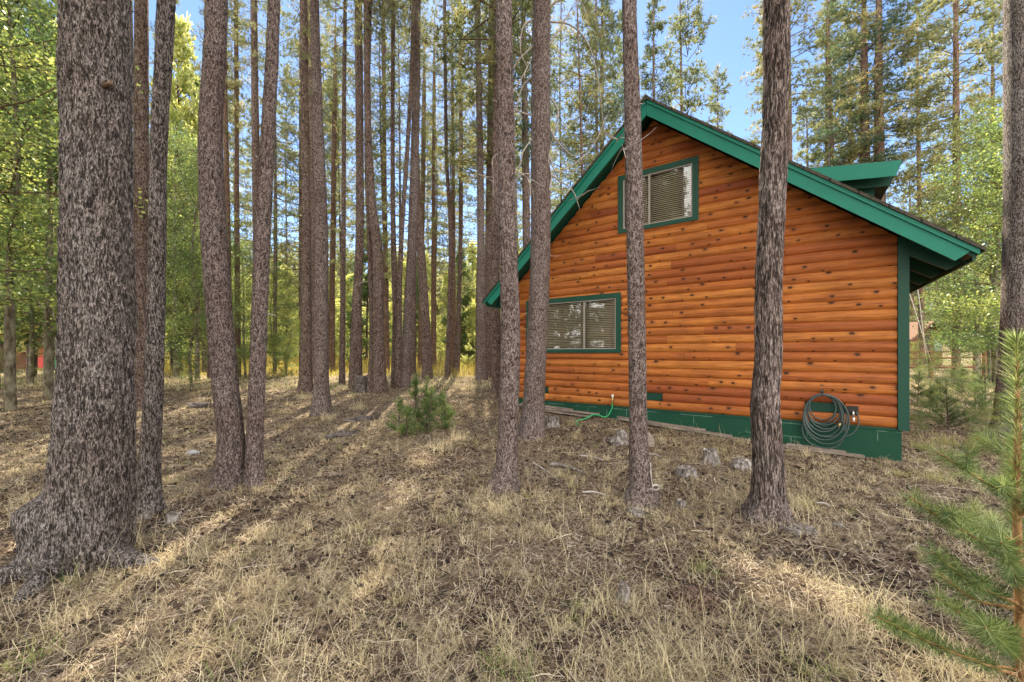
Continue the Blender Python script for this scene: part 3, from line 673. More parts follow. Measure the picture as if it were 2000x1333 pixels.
for rt in ([(-.12, -.2, .05), (-.30, -.30, .03), (-.48, -.36, -.01), (-.62, -.40, -.05)], [(.22, -.08, .10), (.38, -.06, .03), (.52, -.03, -.02), (.6, -.0, -.06)], [(.05, -.25, .1), (.08, -.4, .02), (.10, -.52, -.05)]):
    g = G(); q = spline(rt, 26); rr = np.linspace(.085, .02, 26); V, F = tube(q, rr, 22, mult=1+.28*fbm(np.random.default_rng(4).uniform(0, 1, (26, 22, 3))*0+np.stack([np.repeat(np.arange(26)[:, None]*.35, 22, 1), np.cos(np.linspace(0, 6.28, 22))[None]*2.2+np.zeros((26, 1)), np.sin(np.linspace(0, 6.28, 22))[None]*2.2+np.zeros((26, 1))], -1), 3)); g.add(V, F, 0, .5, True); g.build('root', BARK_G, T1)
near = [
 ('leaning grey trunk just right of the biggest trunk, its foot close behind it', [(294, 1008, 58), (292, 960, 50), (294, 880, 43), (302, 700, 38), (307, 450, 35), (311, 250, 33), (324, 0, 34)], BARK_G, 64, .02, .004),
 ('curving grey trunk, left one of the pair joined at the foot', [(448, 955, 72), (450, 910, 58), (451, 850, 53), (436, 700, 51), (418, 450, 50), (412, 250, 46), (424, 0, 42)], BARK_F, 80, .016, .005),
 ('slimmer right-leaning trunk of the pair joined at the foot', [(497, 950, 44), (497, 880, 34), (502, 740, 32), (513, 450, 31), (525, 225, 27), (535, 0, 24)], BARK_F, 56, .02, .004),
 ('straight pinkish-grey trunk in front of the cabin eave at left', [(985, 962, 60), (990, 910, 42), (994, 800, 38), (997, 650, 37), (992, 450, 34), (988, 250, 33), (984, 0, 31)], BARK_F, 64, .018, .004),
 ('trunk with curling bare grey branches, just left of the lower window', [(1038, 856, 56), (1041, 800, 45), (1046, 700, 41), (1055, 500, 39), (1056, 250, 37), (1058, 0, 33)], BARK_F, 56, .022, .004),
 ('slender straight trunk crossing the upper window', [(1254, 985, 74), (1252, 940, 46), (1247, 850, 36), (1245, 700, 34), (1241, 500, 33), (1236, 250, 31), (1229, 0, 26)], BARK_F, 64, .016, .004),
 ('dark furrowed trunk before the right half of the cabin wall, leaning at its foot', [(1497, 1025, 104), (1499, 975, 70), (1500, 900, 60), (1494, 800, 56), (1500, 700, 52), (1501, 550, 50), (1508, 400, 50), (1515, 200, 46), (1517, 0, 48)], BARK_V, 90, .013, .009),
 ('thick straight trunk cut by the right edge, behind the young pine', [(1975, 862, 98), (1982, 800, 84), (1990, 650, 78), (1996, 400, 78), (1994, 0, 74)], BARK_G, 64, .03, .005)]
NEAR = []
for lab, px, mt, sg, dz, am in near:
    NEAR.append(build_tree('pine_tree', lab, px, H=float(rng.uniform(17, 20)), zc=float(rng.uniform(8.2, 9.5)), mat=mt, seg=sg, dz=dz, amp=am, flare=.3, group=FG, twigs=6 if px[0][1] < 990 else 0, twigmat=DEAD, twl=.35, csc=1.25))
T1['group'] = FG
# knot scar on the slender trunk and stubs
T3, C3, R3 = NEAR[5]
g = G(); a = np.linspace(0, 2*np.pi, 16)
zz = .17; addtube(g, [[.10+.035*math.cos(t), -.10-.01*math.sin(t), zz+.028*math.sin(t)] for t in a], .010, 6, 0, .5, False); addtube(g, spline([[.075, -.10, zz], [.055, -.105, zz+.1], [.05, -.10, zz+.24]], 8), .007, 5); g.build('branch_scar', DEAD, T3)
# bare curling branches
def dead_branches(T, C, rad, specs, mat=DEAD, rr=.017):
    Y0 = T.location.y
    for k, sp_ in enumerate(specs):
        q = []
        for m, (x, y) in enumerate(sp_):
            w3 = P(x, y, Y0); w3[1] += -.05*m*(1 if k % 2 else -1)-.03; q.append(w3-np.array(T.location))
        i = int(np.argmin(abs(C[:, 2]-q[0][2]))); q[0] = C[i]+np.array([np.sign(q[1][0]-C[i][0])*rad[i]*.7, -rad[i]*.3, 0])
        Q = spline(q, 26); g = G(); addtube(g, Q, np.linspace(rr, .0035, 26), 6)
        r = np.random.default_rng(k+5)
        for _ in range(3):
            j = r.integers(8, 22); S = branch_path(r, Q[j], r.normal(0, 1, 3)+(Q[j+1]-Q[j])*6, r.uniform(.15, .45), .3, .4, 6); addtube(g, S, np.linspace(.005, .002, len(S)), 5, 0, .5, False)
        g.build('dead_branch', mat, T)
dead_branches(*NEAR[4], [
 [(1075, 45), (1115, 48), (1150, 80), (1172, 150), (1184, 240)], [(1074, 95), (1095, 60), (1120, 20), (1150, -20)], [(1040, 150), (1020, 170), (1003, 230), (1000, 250)],
 [(1040, 40), (1022, 60), (1016, 110), (1030, 150)], [(1076, 190), (1090, 215), (1082, 260), (1068, 300)], [(1075, 300), (1090, 340), (1150, 300), (1180, 240)],
 [(1078, 240), (1085, 270), (1120, 300), (1150, 285)], [(1040, 230), (1015, 225), (990, 215), (960, 208)], [(1076, 340), (1090, 350), (1120, 370), (1135, 405)],
 [(1040, 270), (1022, 300), (1015, 330), (1000, 345)], [(1040, 345), (1020, 340), (1008, 352), (1002, 370)], [(1074, 385), (1076, 350), (1070, 320), (1075, 290)],
 [(1038, 90), (1010, 120), (990, 150), (965, 145)], [(1074, 20), (1100, 5), (1130, 15), (1145, 60)]])
dead_branches(*NEAR[3], [[(972, 300), (962, 310), (963, 340), (962, 375)], [(1003, 190), (1020, 160), (1035, 135)], [(1004, 330), (1022, 340), (1035, 348)]], DEAD, .008)
dead_branches(*NEAR[5], [[(1220, 272), (1212, 268), (1206, 272)], [(1220, 292), (1214, 300), (1208, 296)]], DEAD, .006)

# --- the stand in the middle distance
MG = 'bare pine trunks of the middle stand'
mids = [
 ('mossy trunk half hidden between the biggest trunk and the leaning one', [(278, 800, 34), (277, 600, 31), (276, 300, 30), (276, 0, 29)], BARK_B),
 ('reddish trunk at the very left edge behind the aspen leaves', [(4, 730, 30), (4, 400, 26), (6, 200, 24), (8, 0, 22)], BARK_R),
 ('trunk whose flared foot shows left of the biggest trunk', [(128, 770, 30), (140, 600, 22), (146, 300, 20), (150, 0, 18)], BARK_B),
 ('thin reddish trunk close behind the curving grey trunk', [(448, 742, 14), (445, 450, 11), (440, 200, 10), (438, 0, 9)], BARK_R),
 ('thin trunk alone in the gap left of the slim leaning trunk', [(465, 738, 13), (463, 450, 10), (462, 200, 9), (461, 0, 8)], BARK_R),
 ('brown trunk partly hidden behind the slim right-leaning trunk', [(508, 745, 20), (502, 450, 17), (498, 200, 15), (496, 0, 14)], BARK_B),
 ('straight trunk left of a touching pair in the open gap', [(597, 766, 34), (598, 700, 24), (599, 450, 19), (595, 200, 16), (593, 0, 15)], BARK_B),
 ('dark thin trunk squeezed between two stouter ones', [(613, 742, 18), (612, 450, 15), (608, 200, 14), (607, 0, 13)], BARK_B),
 ('stout forward trunk of the middle stand with grass round its foot', [(629, 812, 48), (628, 760, 31), (628, 650, 27), (628, 450, 25), (621, 225, 20), (614, 0, 18)], BARK_F),
 ('slim trunk just right of the stout forward trunk', [(647, 728, 15), (650, 450, 10), (654, 200, 9), (656, 0, 8)], BARK_R),
 ('very thin dark pole-like trunk between two gaps of sky', [(668, 752, 13), (671, 450, 9), (672, 200, 8), (674, 0, 7)], BARK_B),
 ('thin leaning trunk behind the pole-like one', [(645, 720, 10), (656, 300, 8), (664, 0, 7)], BARK_B),
 ('smooth straight trunk left of the scarred double trunk', [(694, 760, 28), (697, 600, 19), (703, 450, 16), (702, 200, 16), (700, 0, 14)], BARK_B),
 ('left stem of the double trunk, leaning inward at its foot', [(726, 768, 18), (728, 650, 13), (724, 500, 13), (718, 330, 12), (717, 200, 10), (722, 0, 9)], BARK_B),
 ('right stem of the double trunk, with a torn scar halfway up', [(742, 770, 30), (739, 650, 22), (738, 500, 21), (727, 400, 16), (719, 250, 13), (716, 0, 11)], BARK_B),
 ('thin straight trunk behind and right of the scarred double trunk', [(757, 728, 10), (752, 450, 9), (750, 200, 8), (749, 0, 7)], BARK_R),
 ('upright stem of a narrow forked pair', [(771, 758, 17), (773, 620, 13), (768, 450, 10), (767, 225, 8), (768, 0, 7)], BARK_B),
 ('leaning stem of a narrow forked pair', [(776, 762, 14), (778, 640, 11), (785, 450, 9), (795, 300, 8), (803, 150, 7), (808, 0, 6)], BARK_B),
 ('stout trunk with a broken bare limb near the middle of the stand', [(790, 760, 26), (793, 700, 20), (799, 560, 17), (805, 450, 16), (812, 225, 15), (815, 0, 14)], BARK_F),
 ('thin trunk hard behind the stout one with the broken limb', [(806, 735, 14), (808, 450, 11), (812, 200, 9), (814, 0, 8)], BARK_B),
 ('dark trunk leaning left as it rises, right of the stout one', [(835, 742, 22), (832, 640, 17), (824, 520, 17), (816, 400, 14), (812, 250, 11), (810, 0, 9)], BARK_B),
 ('pinkish trunk glimpsed behind the left-leaning dark one', [(821, 722, 11), (824, 500, 9), (828, 200, 8), (830, 0, 7)], BARK_R),
 ('thin solitary trunk beside the young pine clump', [(847, 722, 12), (847, 450, 8), (848, 200, 7), (848, 0, 6)], BARK_R),
 ('thin dark leaning trunk with its shadow across the gold grass', [(874, 737, 12), (878, 600, 8), (880, 450, 8), (872, 300, 7), (868, 0, 6)], BARK_B),
 ('middle one of three thin trunks rising from the gold grass', [(885, 726, 9), (886, 450, 7), (884, 200, 6), (882, 0, 5)], BARK_R),
 ('rightmost of three thin trunks rising from the gold grass', [(891, 728, 14), (896, 600, 9), (900, 450, 8), (900, 200, 7), (898, 0, 6)], BARK_B),
 ('grey trunk standing left of the two behind the cabin eave', [(941, 745, 26), (940, 650, 17), (939, 450, 14), (936, 200, 12), (932, 0, 11)], BARK_F),
 ('trunk close behind the low left tip of the cabin roof', [(957, 740, 22), (957, 600, 18), (957, 450, 18), (960, 200, 16), (962, 0, 14)], BARK_B),
 ('dark trunk beside the left corner of the cabin', [(972, 772, 24), (969, 650, 17), (967, 450, 16), (970, 200, 14), (974, 0, 13)], BARK_B)]
for k, (lab, px, mt) in enumerate(mids):
    r = np.random.default_rng(100+k)
    build_tree('pine_tree', lab, px, H=float(r.uniform(17, 21)), zc=float(r.uniform(8.5, 9.5)) if k > 24 else float(r.uniform(10, 12.5)), mat=mt, seg=18, dz=.12, amp=.004, crown='mid' if 3 < k < 24 else 'high', csc=1.25 if k > 26 else .5 if 16 < k < 26 else float(r.uniform(.45, .75)), flare=.1, group=MG, twigs=int(r.integers(6, 14)), twigmat=DEAD if k % 2 else TWIG)

# --- taller trees behind the cabin and in the far stand: (photo x of the trunk, distance, height, crown foot, kind, width scale, label)
def far_tree(name, label, px, Y, H, zc, kind, csc, mat, wd=.26, lean=0, group=None, cat='pine tree', twigs=5):
    x = (px-1000)/F_PX*Y; zg = float(gz(x, Y)); T = thing(name, label, cat, (x, Y, zg), 0, group)
    TC['n'] += 1; sd_ = TC['n']; r = np.random.default_rng(sd_); g = G()
    rows = np.array([[0, 0, -.2, wd*.62], [0, 0, .4, wd*.5], [lean*.3*H/10, 0, H*.35, wd*.43], [lean*H/10*.7+r.normal(0, .06), 0, H*.7, wd*.27], [lean*H/10, 0, H, .02]])
    C, rad = trunk_geo(g, rows, 10, .5, .003, sd_, .2); g.build('trunk', mat, T)
    M_, mH = {'high': (HIGH, 11.5), 'mid': (MIDC, 14.), 'thin': (THIN, 14.), 'cone': (CONE, 10.), 'young': (YOUNG, 5.)}[kind]
    inst('crown', M_[sd_ % len(M_)], T, (lean*zc/10, 0, zc), r.uniform(0, 6.28), (csc, csc, (H+.4-zc)/mH), (0, math.atan2(lean, 10)))
    return T
BG = 'tall pines behind the cabin'
for a in [
 ('dense pine whose golden crown stands left of the open sky', 1338, 24, 23.5, 3, 'mid', 1.5), ('narrow pointed pine against the blue sky, right of the golden one', 1405, 32, 23, 3.5, 'mid', 1.35),
 ('second dense pine crowding the slender trunk at the gable peak', 1290, 21, 19.5, 4, 'mid', 1.1), ('short pointed pine just above the roof slope', 1462, 34, 18, 2, 'mid', 1.1), ('dark feathery pine just left of the furrowed trunk against the sky', 1512, 24, 22, 7, 'mid', .95), ('dense pine filling the gap between the two thin pines and the double pine', 1660, 27, 22, 5, 'mid', 1.35), ('tall pine between the dormer and the drooping pine', 1800, 24, 22, 8, 'mid', 1.1),
 ('pine with a wide golden crown left above the cabin apex', 1175, 19, 20.5, 4.5, 'mid', 1.15), ('pale trunk rising behind the dark furrowed trunk', 1540, 15, 19, 10, 'high', .9),
 ('left of two thin pines above the rear roof slope', 1616, 22, 20, 6, 'mid', .95), ('right of two thin pines above the rear roof slope', 1634, 21, 21, 6.5, 'mid', .9),
 ('left trunk of the big double pine behind the dormer', 1690, 19, 21.5, 9, 'mid', 1.25), ('right trunk of the big double pine behind the dormer', 1718, 18.5, 22, 8.5, 'mid', 1.3),
 ('pine with long drooping boughs right of the dormer', 1868, 17, 21.5, 5.5, 'mid', 1.35), ('small pine rising behind the dormer roof', 1782, 30, 14.5, 1.5, 'cone', .9),
 ('lower pine between the dormer and the drooping pine', 1828, 32, 17, 2, 'cone', 1.0), ('dark pine peeping past the furrowed trunk at roof height', 1580, 30, 20, 3, 'mid', 1.1),
 ('pine beyond the right edge trunk', 1945, 22, 21, 4, 'mid', 1.2), ('bushy pine left of the slender trunk at the gable peak', 1222, 25, 22, 5, 'mid', 1.1), ('tall dark pine rising behind the cabin eave between two near trunks', 1030, 14.5, 19, 7.5, 'mid', .7)]:
    wd = .5 if 'double' in a[0] else .3
    far_tree('pine_tree', a[0], a[1], a[2], a[3], a[4], a[5], a[6], BARK_R if a[1] > 1600 else BARK_B, wd, float(rng.normal(0, .1)), BG)

# the stand beyond: individual pines that only differ by where they stand
taken = []; r = np.random.default_rng(21); n = 0
spots = []
for px_ in np.linspace(-60, 1180, 30):
    spots.append((px_+r.uniform(-12, 12), r.uniform(16, 30)))
for k, (px_, Y_) in enumerate(spots):
    Y_ = max(Y_, 23) if 790 < px_ < 960 else Y_
    kind = ['thin', 'mid', 'thin', 'thin'][k % 4]; H_ = r.uniform(15, 21) if not 790 < px_ < 960 else r.uniform(13, 15); zc_ = {'mid': r.uniform(5, 8), 'thin': r.uniform(3.0, 6.5), 'high': r.uniform(6, 8.5), 'cone': r.uniform(2.5, 4.5)}[kind]
    far_tree('pine_tree', 'slender pine with a sparse olive crown in the hazy stand behind the bare trunks', px_, Y_, H_, zc_, kind, r.uniform(.65, .95), [BARK_B, BARK_R, BARK_F][k % 3], r.uniform(.11, .19), r.normal(0, .2), 'slender pines in the stand behind')
for k, px_ in enumerate([318, 360, 470, 560, 655, 740, 850, 905, 1080, 1130, 1200]):
    far_tree('pine_tree', 'x', px_+r.uniform(-18, 18), r.uniform(36, 46), r.uniform(23, 28), r.uniform(6, 9), 'mid', r.uniform(1.0, 1.5), BARK_B, r.uniform(.15, .22), r.normal(0, .15), 'slender pines in the stand behind')
# young full-skirted conifers and their light green tops
r = np.random.default_rng(31)
for k, px_ in enumerate(np.linspace(340, 1010, 24)):
    Y_ = r.uniform(26, 46)
    far_tree('young_conifer', 'light green young conifer clothed to the ground at the meadow edge', px_+r.uniform(-15, 15), Y_, r.uniform(5, 9.5), .1, 'young', r.uniform(1.1, 1.9), BARK_B, .14, 0, 'young conifers along the meadow edge', 'conifer')
# left and right edges beyond
for k, (px_, Y_, H_) in enumerate([(-40, 14, 13), (60, 17, 16), (100, 22, 18), (350, 20, 17), (385, 26, 18), (30, 26, 19)]):
    far_tree('conifer_tree', 'dark bushy conifer in the thicket behind the left aspens', px_, Y_, H_, 1.5, 'young', 1.9, BARK_B, .25, 0, 'dark conifers behind the left aspens', 'conifer')

# --- broadleaf saplings (aspens)
def aspen(label, px_, Y_, H_, csc, group, cat='aspen', foot=None):
    foot = H_*.08 if foot is None else foot
    TC['n'] += 1; sd_ = TC['n']; r = np.random.default_rng(sd_); x = (px_-1000)/F_PX*Y_; zg = float(gz(x, Y_)); T = thing('aspen_tree', label, cat, (x, Y_, zg), 0, group)
    g = G(); rows = np.array([[0, 0, -.1, .05], [r.normal(0, .05), 0, H_*.3, .04], [r.normal(0, .12), 0, H_*.6, .028], [r.normal(0, .1), 0, H_*.97, .008]])*np.array([1, 1, 1, H_/5])
    C, rad = trunk_geo(g, rows, 10, .15, .001, sd_, .1); g.build('trunk', ASPB, T)
    inst('crown', ASP[sd_ % 4], T, (0, 0, foot), r.uniform(0, 6.28), (csc, csc, (H_*1.04-foot)/7.2)); return T
s = NT('aspen_bark'); ASPB = s.pbr(s.ramp(s.noise(s.obj((1, 1, .4)), 12, 4), [(.35, (.07, .055, .035, 1)), (.7, (.32, .29, .21, 1))]), .9, None, .1)
LA = 'aspens at the left edge'
for k, (px_, Y_, H_, c_) in enumerate([(-60, 7.2, 9, 1.25), (20, 8.6, 9.5, 1.3), (95, 10.5, 10, 1.35), (-10, 12, 11, 1.5), (60, 13.5, 7, 1.1), (-130, 9, 9, 1.3)]):
    aspen('leafy aspen with bright green leaves left of the biggest trunk', px_, Y_, H_, c_, LA, foot=1.9 if k in (0, 1, 5) else 1.2 if k in (2, 3, 4) else None)
for k, (px_, Y_, H_, c_) in enumerate([(385, 15, 8, 1.0), (345, 17, 10, 1.2), (480, 16, 5.0, .9), (535, 19, 4.5, .9), (560, 17, 3.2, .7), (375, 12, 4, .8), (440, 21, 7, 1.1), (400, 19, 10, 1.2)]):
    aspen('sunlit yellow-green aspen seen between the left trunks', px_, Y_, H_, c_, 'aspens between the left trunks')
for k, (px_, Y_, H_, c_) in enumerate([(1912, 20, 8.5, .9), (1935, 15, 7, .8), (1965, 13, 7.5, 1.0), (1945, 14, 9, 1.2), (1905, 24, 9, 1.0), (1905, 17, 10, 1.2), (1990, 12, 8, 1.2), (2060, 11, 8, 1.2)]):
    aspen('bright leafy aspen between the cabin corner and the right edge trunk', px_, Y_, H_, c_, 'aspens right of the cabin')

# every background tree says which it is: by the near trunk it shows beside, and its look
LM = [(40, 'the left edge'), (190, 'the biggest trunk'), (307, 'the leaning grey trunk'), (430, 'the curving grey trunk'), (515, 'the slim right-leaning trunk'), (599, 'the touching pair'), (628, 'the stout forward trunk'), (701, 'the smooth straight trunk'), (738, 'the scarred double trunk'),
 (800, 'the broken-limb trunk'), (848, 'the solitary thin trunk'), (888, 'the three thin trunks'), (940, 'the grey trunk left of the eave'), (992, 'the trunk before the eave'), (1050, 'the bare-branched trunk'), (1241, 'the slender gable trunk'), (1768, 'the cabin corner board'), (1860, 'the drooping pine'), (1975, 'the right edge trunk')]
def relabel(group, kindword):
    os_ = sorted([o for o in bpy.data.objects if o.get('group') == group and o.get('category')], key=lambda o: o.location.x/o.location.y); seen = {}
    keys = []
    for o in os_:
        px = 1000+F_PX*o.location.x/o.location.y; k = min(LM, key=lambda l: abs(l[0]-px)); d = px-k[0]
        keys.append((k[1], 'just left of' if d < -7 else 'just right of' if d > 7 else 'directly behind'))
    for kk in set(keys):
        grp = [o for o, q in zip(os_, keys) if q == kk]; grp.sort(key=lambda o: o.location.y)
        for i_, o in enumerate(grp):
            rk = '' if len(grp) == 1 else ('nearer ', 'farther ')[i_] if len(grp) == 2 else ('nearest ', 'second nearest ', 'third nearest ', 'fourth nearest ', 'farthest ')[i_ if i_ < len(grp)-1 else 4]
            o['label'] = (rk+kindword+' '+kk[1]+' '+kk[0]).strip()
relabel('slender pines in the stand behind', 'slender background pine'); relabel('young conifers along the meadow edge', 'light green young conifer'); relabel('dark conifers behind the left aspens', 'dark bushy conifer')
relabel(LA, 'bright green aspen'); relabel('aspens between the left trunks', 'sunlit yellow-green aspen'); relabel('aspens right of the cabin', 'bright leafy aspen')

# --- distant woods, one mass on the rising land
low = pine_crown('far_crown', 90, 1.0, 0.03, .16, 60, 8, NEED_O, .035, .012, 6, 'cone', .0)
r = np.random.default_rng(8); g = G()
co = np.zeros(len(low.vertices)*3, np.float32); low.vertices.foreach_get('co', co); co = co.reshape(-1, 3)
pl = [tuple(p.vertices) for p in low.polygons]; va = np.zeros(len(co), np.float32); low.attributes['v'].data.foreach_get('value', va)
q4 = np.array([p for p in pl if len(p) == 4])
for k in range(150):
    Y_ = r.uniform(52, 120); a_ = r.uniform(-1.45, 1.45); x_ = Y_*a_; H_ = r.uniform(9, 17)*(1 if Y_ < 80 else 1.15); t = r.uniform(0, 6.28)
    c_, s_ = math.cos(t), math.sin(t); V = co*np.array([H_*1.15, H_*1.15, H_]); V = np.stack([V[:, 0]*c_-V[:, 1]*s_+x_, V[:, 0]*s_+V[:, 1]*c_+Y_, V[:, 2]+float(gz(x_, Y_))], 1)
    g.add(V, q4, 0, np.clip(va*.7+r.uniform(-.1, .4), 0, 1))
    wood = [[x_, Y_, float(gz(x_, Y_))-.2], [x_, Y_, float(gz(x_, Y_))+H_*.5], [x_, Y_, float(gz(x_, Y_))+H_]]; addtube(g, wood, [.16, .1, .02], 5, 1)
tag(g.build('far_woods', [NEED_O, BARK_B]), 'distant conifer woods closing the view beyond the meadow', 'woods', None, 'stuff')

# --- pines behind the camera: the cabin windows mirror them
r = np.random.default_rng(77)
for k, (x_, y_) in enumerate([(-5, -3), (-9, -1.5), (-2.5, -5), (1.5, -4), (-7, -7), (-12, -5), (4.5, -6), (-4, -10), (0, -9), (-14, 1), (8, -4), (-10, -11)]):
    T = far_tree('pine_tree', 'bare-trunked pine mirrored in the cabin windows', 1000, 1.0, 18, [9, 5, 7][k % 3], ['high', 'mid', 'mid'][k % 3], .95, BARK_F, .3, float(r.normal(0, .15)), 'pines mirrored in the windows')
    T.location = (x_, y_, float(gz(x_, y_)))

for k, (x_, y_) in enumerate([(-14, 2), (-16, -2), (-13, -5.5), (-18, 1), (-20, -6), (-11.5, -2.5), (-22, 3), (-16, -9), (-10.5, 1.5), (-24, -3), (-19, -12)]):
    T = far_tree('conifer_tree', 'dense dark conifer mirrored in the cabin windows', 1000, 1.0, 14+k % 4, 1.0, ['cone', 'mid'][k % 2], 1.5, BARK_F, .3, 0, 'dense conifers mirrored in the windows', 'conifer')
    T.location = (x_, y_, float(gz(x_, y_)))

# ------------------------------------------------------------------ young pines
def needle_brush(g, Q, L, dens, r, W=.0016, start=0.0, mat=0, v0=.5, fwd=.9, grow=1.0):
    Q = np.asarray(Q); seg = np.linalg.norm(np.diff(Q, axis=0), axis=1); tot = seg.sum(); n = int(dens*tot)
    if n < 4: return
    t = r.uniform(start, 1, n)*(len(Q)-1.001); i = t.astype(int); c = Q[i]+(Q[i+1]-Q[i])*(t-i)[:, None]; D = Q[i+1]-Q[i]; D /= np.linalg.norm(D, axis=1, keepdims=True)
    R = r.normal(0, 1, (n, 3)); R -= D*(R*D).sum(1, keepdims=True); R /= np.linalg.norm(R, axis=1, keepdims=True)
    d = D*fwd*r.uniform(.5, 1.4, (n, 1))+R; d /= np.linalg.norm(d, axis=1, keepdims=True); s = np.cross(d, r.normal(0, 1, (n, 3))); s /= np.linalg.norm(s, axis=1, keepdims=True)
    l = L*r.uniform(.75, 1.15, (n, 1)); bend = np.array([0, 0, 1.])*l*.08
    V = np.stack([c-s*W/2, c+s*W/2, c+d*l*.55+s*W/2+bend*.3, c+d*l*.55-s*W/2+bend*.3, c+d*l+bend, c+d*l+bend-s*W*.2], 1).reshape(-1, 3)
    b = np.arange(n)[:, None]*6; F = np.concatenate([b+np.array([0, 1, 2, 3]), b+np.array([3, 2, 4, 5])]); g.add(V, F, mat, np.repeat(np.clip(v0+r.normal(0, .24, n)+.25*(t/len(Q)), 0, 1), 6))
s = NT('young_stem'); YSTEM = s.pbr(s.ramp(s.noise(s.obj((1, 1, .5)), 40, 4), [(.35, (.14, .07, .03, 1)), (.7, (.42, .25, .12, 1))]), .9, None, .1)
r = np.random.default_rng(55); Y0 = 1.78; x0 = (1986-1000)/F_PX*Y0; zg = float(gz(x0, Y0))
yp = thing('young_pine', 'young long-needled pine at the right edge, nearest the camera', 'young pine', (x0, Y0, zg))
st = spline([[.03, 0, -.05], [.015, 0, .3], [.0, 0, .8], [.005, 0, 1.2], [.0, 0, 1.56-zg]], 40); g = G(); addtube(g, st, np.linspace(.021, .006, 40), 12); g.build('trunk', YSTEM, yp)
g = G(); needle_brush(g, st[18:], .072, 1900, r, .0021, 0, 0, .45, .75); needle_brush(g, st[-3:], .06, 2500, r, .0021, 0, 0, .5, 1.6); needle_brush(g, st[2:24], .055, 350, r, .002, 0, 0, .35, .3); g.build('leader_needles', NEED_S, yp)
def px3(x, y, dy=0): q = P(x, y, Y0+dy); return q-np.array([x0, Y0, zg])
bspec = [((1986, 975), [(1930, 945, -.06), (1832, 884, -.12)]), ((1986, 1092), [(1880, 1040, -.08), (1778, 972, -.14)]), ((1986, 1092), [(1930, 1050, .25), (1900, 985, .4)]),
 ((1986, 1180), [(1900, 1140, -.15), (1822, 1078, -.24)]), ((1986, 1190), [(1900, 1170, .1), (1835, 1120, .2)]), ((1986, 1235), [(1910, 1215, -.1), (1830, 1168, -.2)]), ((1986, 1320), [(1850, 1270, -.15), (1712, 1205, -.25)]),
 ((1986, 1310), [(1900, 1290, .2), (1820, 1240, .35)]), ((1986, 930), [(1960, 880, .15), (1915, 850, .25)]), ((1986, 1150), [(1975, 1110, -.25), (1955, 1060, -.42)]), ((1986, 1010), [(2030, 975, -.1), (2090, 930, -.15)]),
 ((1986, 1110), [(2050, 1060, .1), (2130, 1010, .2)]), ((1986, 1200), [(2070, 1160, -.15), (2150, 1100, -.2)]), ((1986, 950), [(1975, 925, .2), (1990, 880, .35)]), ((1986, 1330), [(2060, 1290, 0), (2150, 1220, .1)]), ((1986, 1290), [(1960, 1260, -.2), (1925, 1225, -.38)]),
 ((1986, 1060), [(1950, 1040, .2), (1935, 1010, .42)])]
for (a0, rest) in bspec:
    q0 = px3(*a0); q0[0] = 0.005; Q = spline([q0]+[px3(*t) for t in rest], 22); g = G(); addtube(g, Q, np.linspace(.0085, .003, 22), 7, 1)
    needle_brush(g, Q[3:], .062, 1250, r, .0016, 0, 0, r.uniform(.35, .6), .6)
    L = np.linalg.norm(Q[-1]-Q[0])
    for k in range(2 if L > .3 else 1):
        j = r.integers(6, 17); d = Q[j+1]-Q[j]; d /= np.linalg.norm(d); sdv = np.cross(d, (0, 0, 1))*r.choice([-1, 1]); S = branch_path(r, Q[j], d+sdv*.8, r.uniform(.10, .2), -.2, .1, 5); addtube(g, S, np.linspace(.004, .002, len(S)), 5, 1, .5, False); needle_brush(g, S, .058, 1250, r, .0016, 0, 0, r.uniform(.35, .6), .6)
    g.build('branch', [NEED_S, YSTEM], yp)

def little_pine(label, x_, y_, H_, n, r, group=None, wide=.45, mat=None, dens=420, cat='young pine', name='young_pine'):
    zg = float(gz(x_, y_)); T = thing(name, label, cat, (x_, y_, zg), 0, group); ln = r.normal(0, .05, 2)
    st = spline([[0, 0, -.04], [ln[0]*H_*.5, ln[1]*H_*.5, H_*.5], [ln[0]*H_, ln[1]*H_, H_]], 16); g = G(); addtube(g, st, np.linspace(.012*H_+.004, .003, 16), 8); g.build('trunk', BARK_B, T)
    g = G(); needle_brush(g, st[9:], .07, dens, r, .005, 0, 0, .5, .8)
    for k in range(n):
        u = r.uniform(.06, .92); j = int(u*14); az = r.uniform(0, 6.28); L = H_*wide*(1.05-u)*r.uniform(.6, 1.1)+.05
        Q = branch_path(r, st[j], (math.cos(az), math.sin(az), .55+u*.5), L, -.1, .15, 6); addtube(g, Q, np.linspace(.005, .002, len(Q)), 5, 1, .5, False); needle_brush(g, Q[1:], .07, dens, r, .005, 0, 0, r.uniform(.15, .6), .9)
    g.build('crown', [mat or NEED_Y, TWIG], T); return T
r = np.random.default_rng(91)
b0 = base(822, 848)
for lab, dx, dy, h in [('tallest young pine of the clump in the middle clearing', -.12, .1, 1.0), ('low spreading young pine at the left of the middle clump', -.36, .0, .62), ('dark young pine in the heart of the middle clump', .06, .18, .95), ('young pine with thin bare stem in the middle clump', .13, .0, .8), ('stubby young pine on the right of the middle clump', .42, .12, .62), ('lowest bushy young pine in front of the middle clump', -.2, -.22, .5), ('small young pine at the back right of the middle clump', .3, .3, .68)]:
    little_pine(lab, b0[0]+dx, b0[1]+dy, h, 22, r, 'young pines of the middle clump', .42, NEED_C, 340)
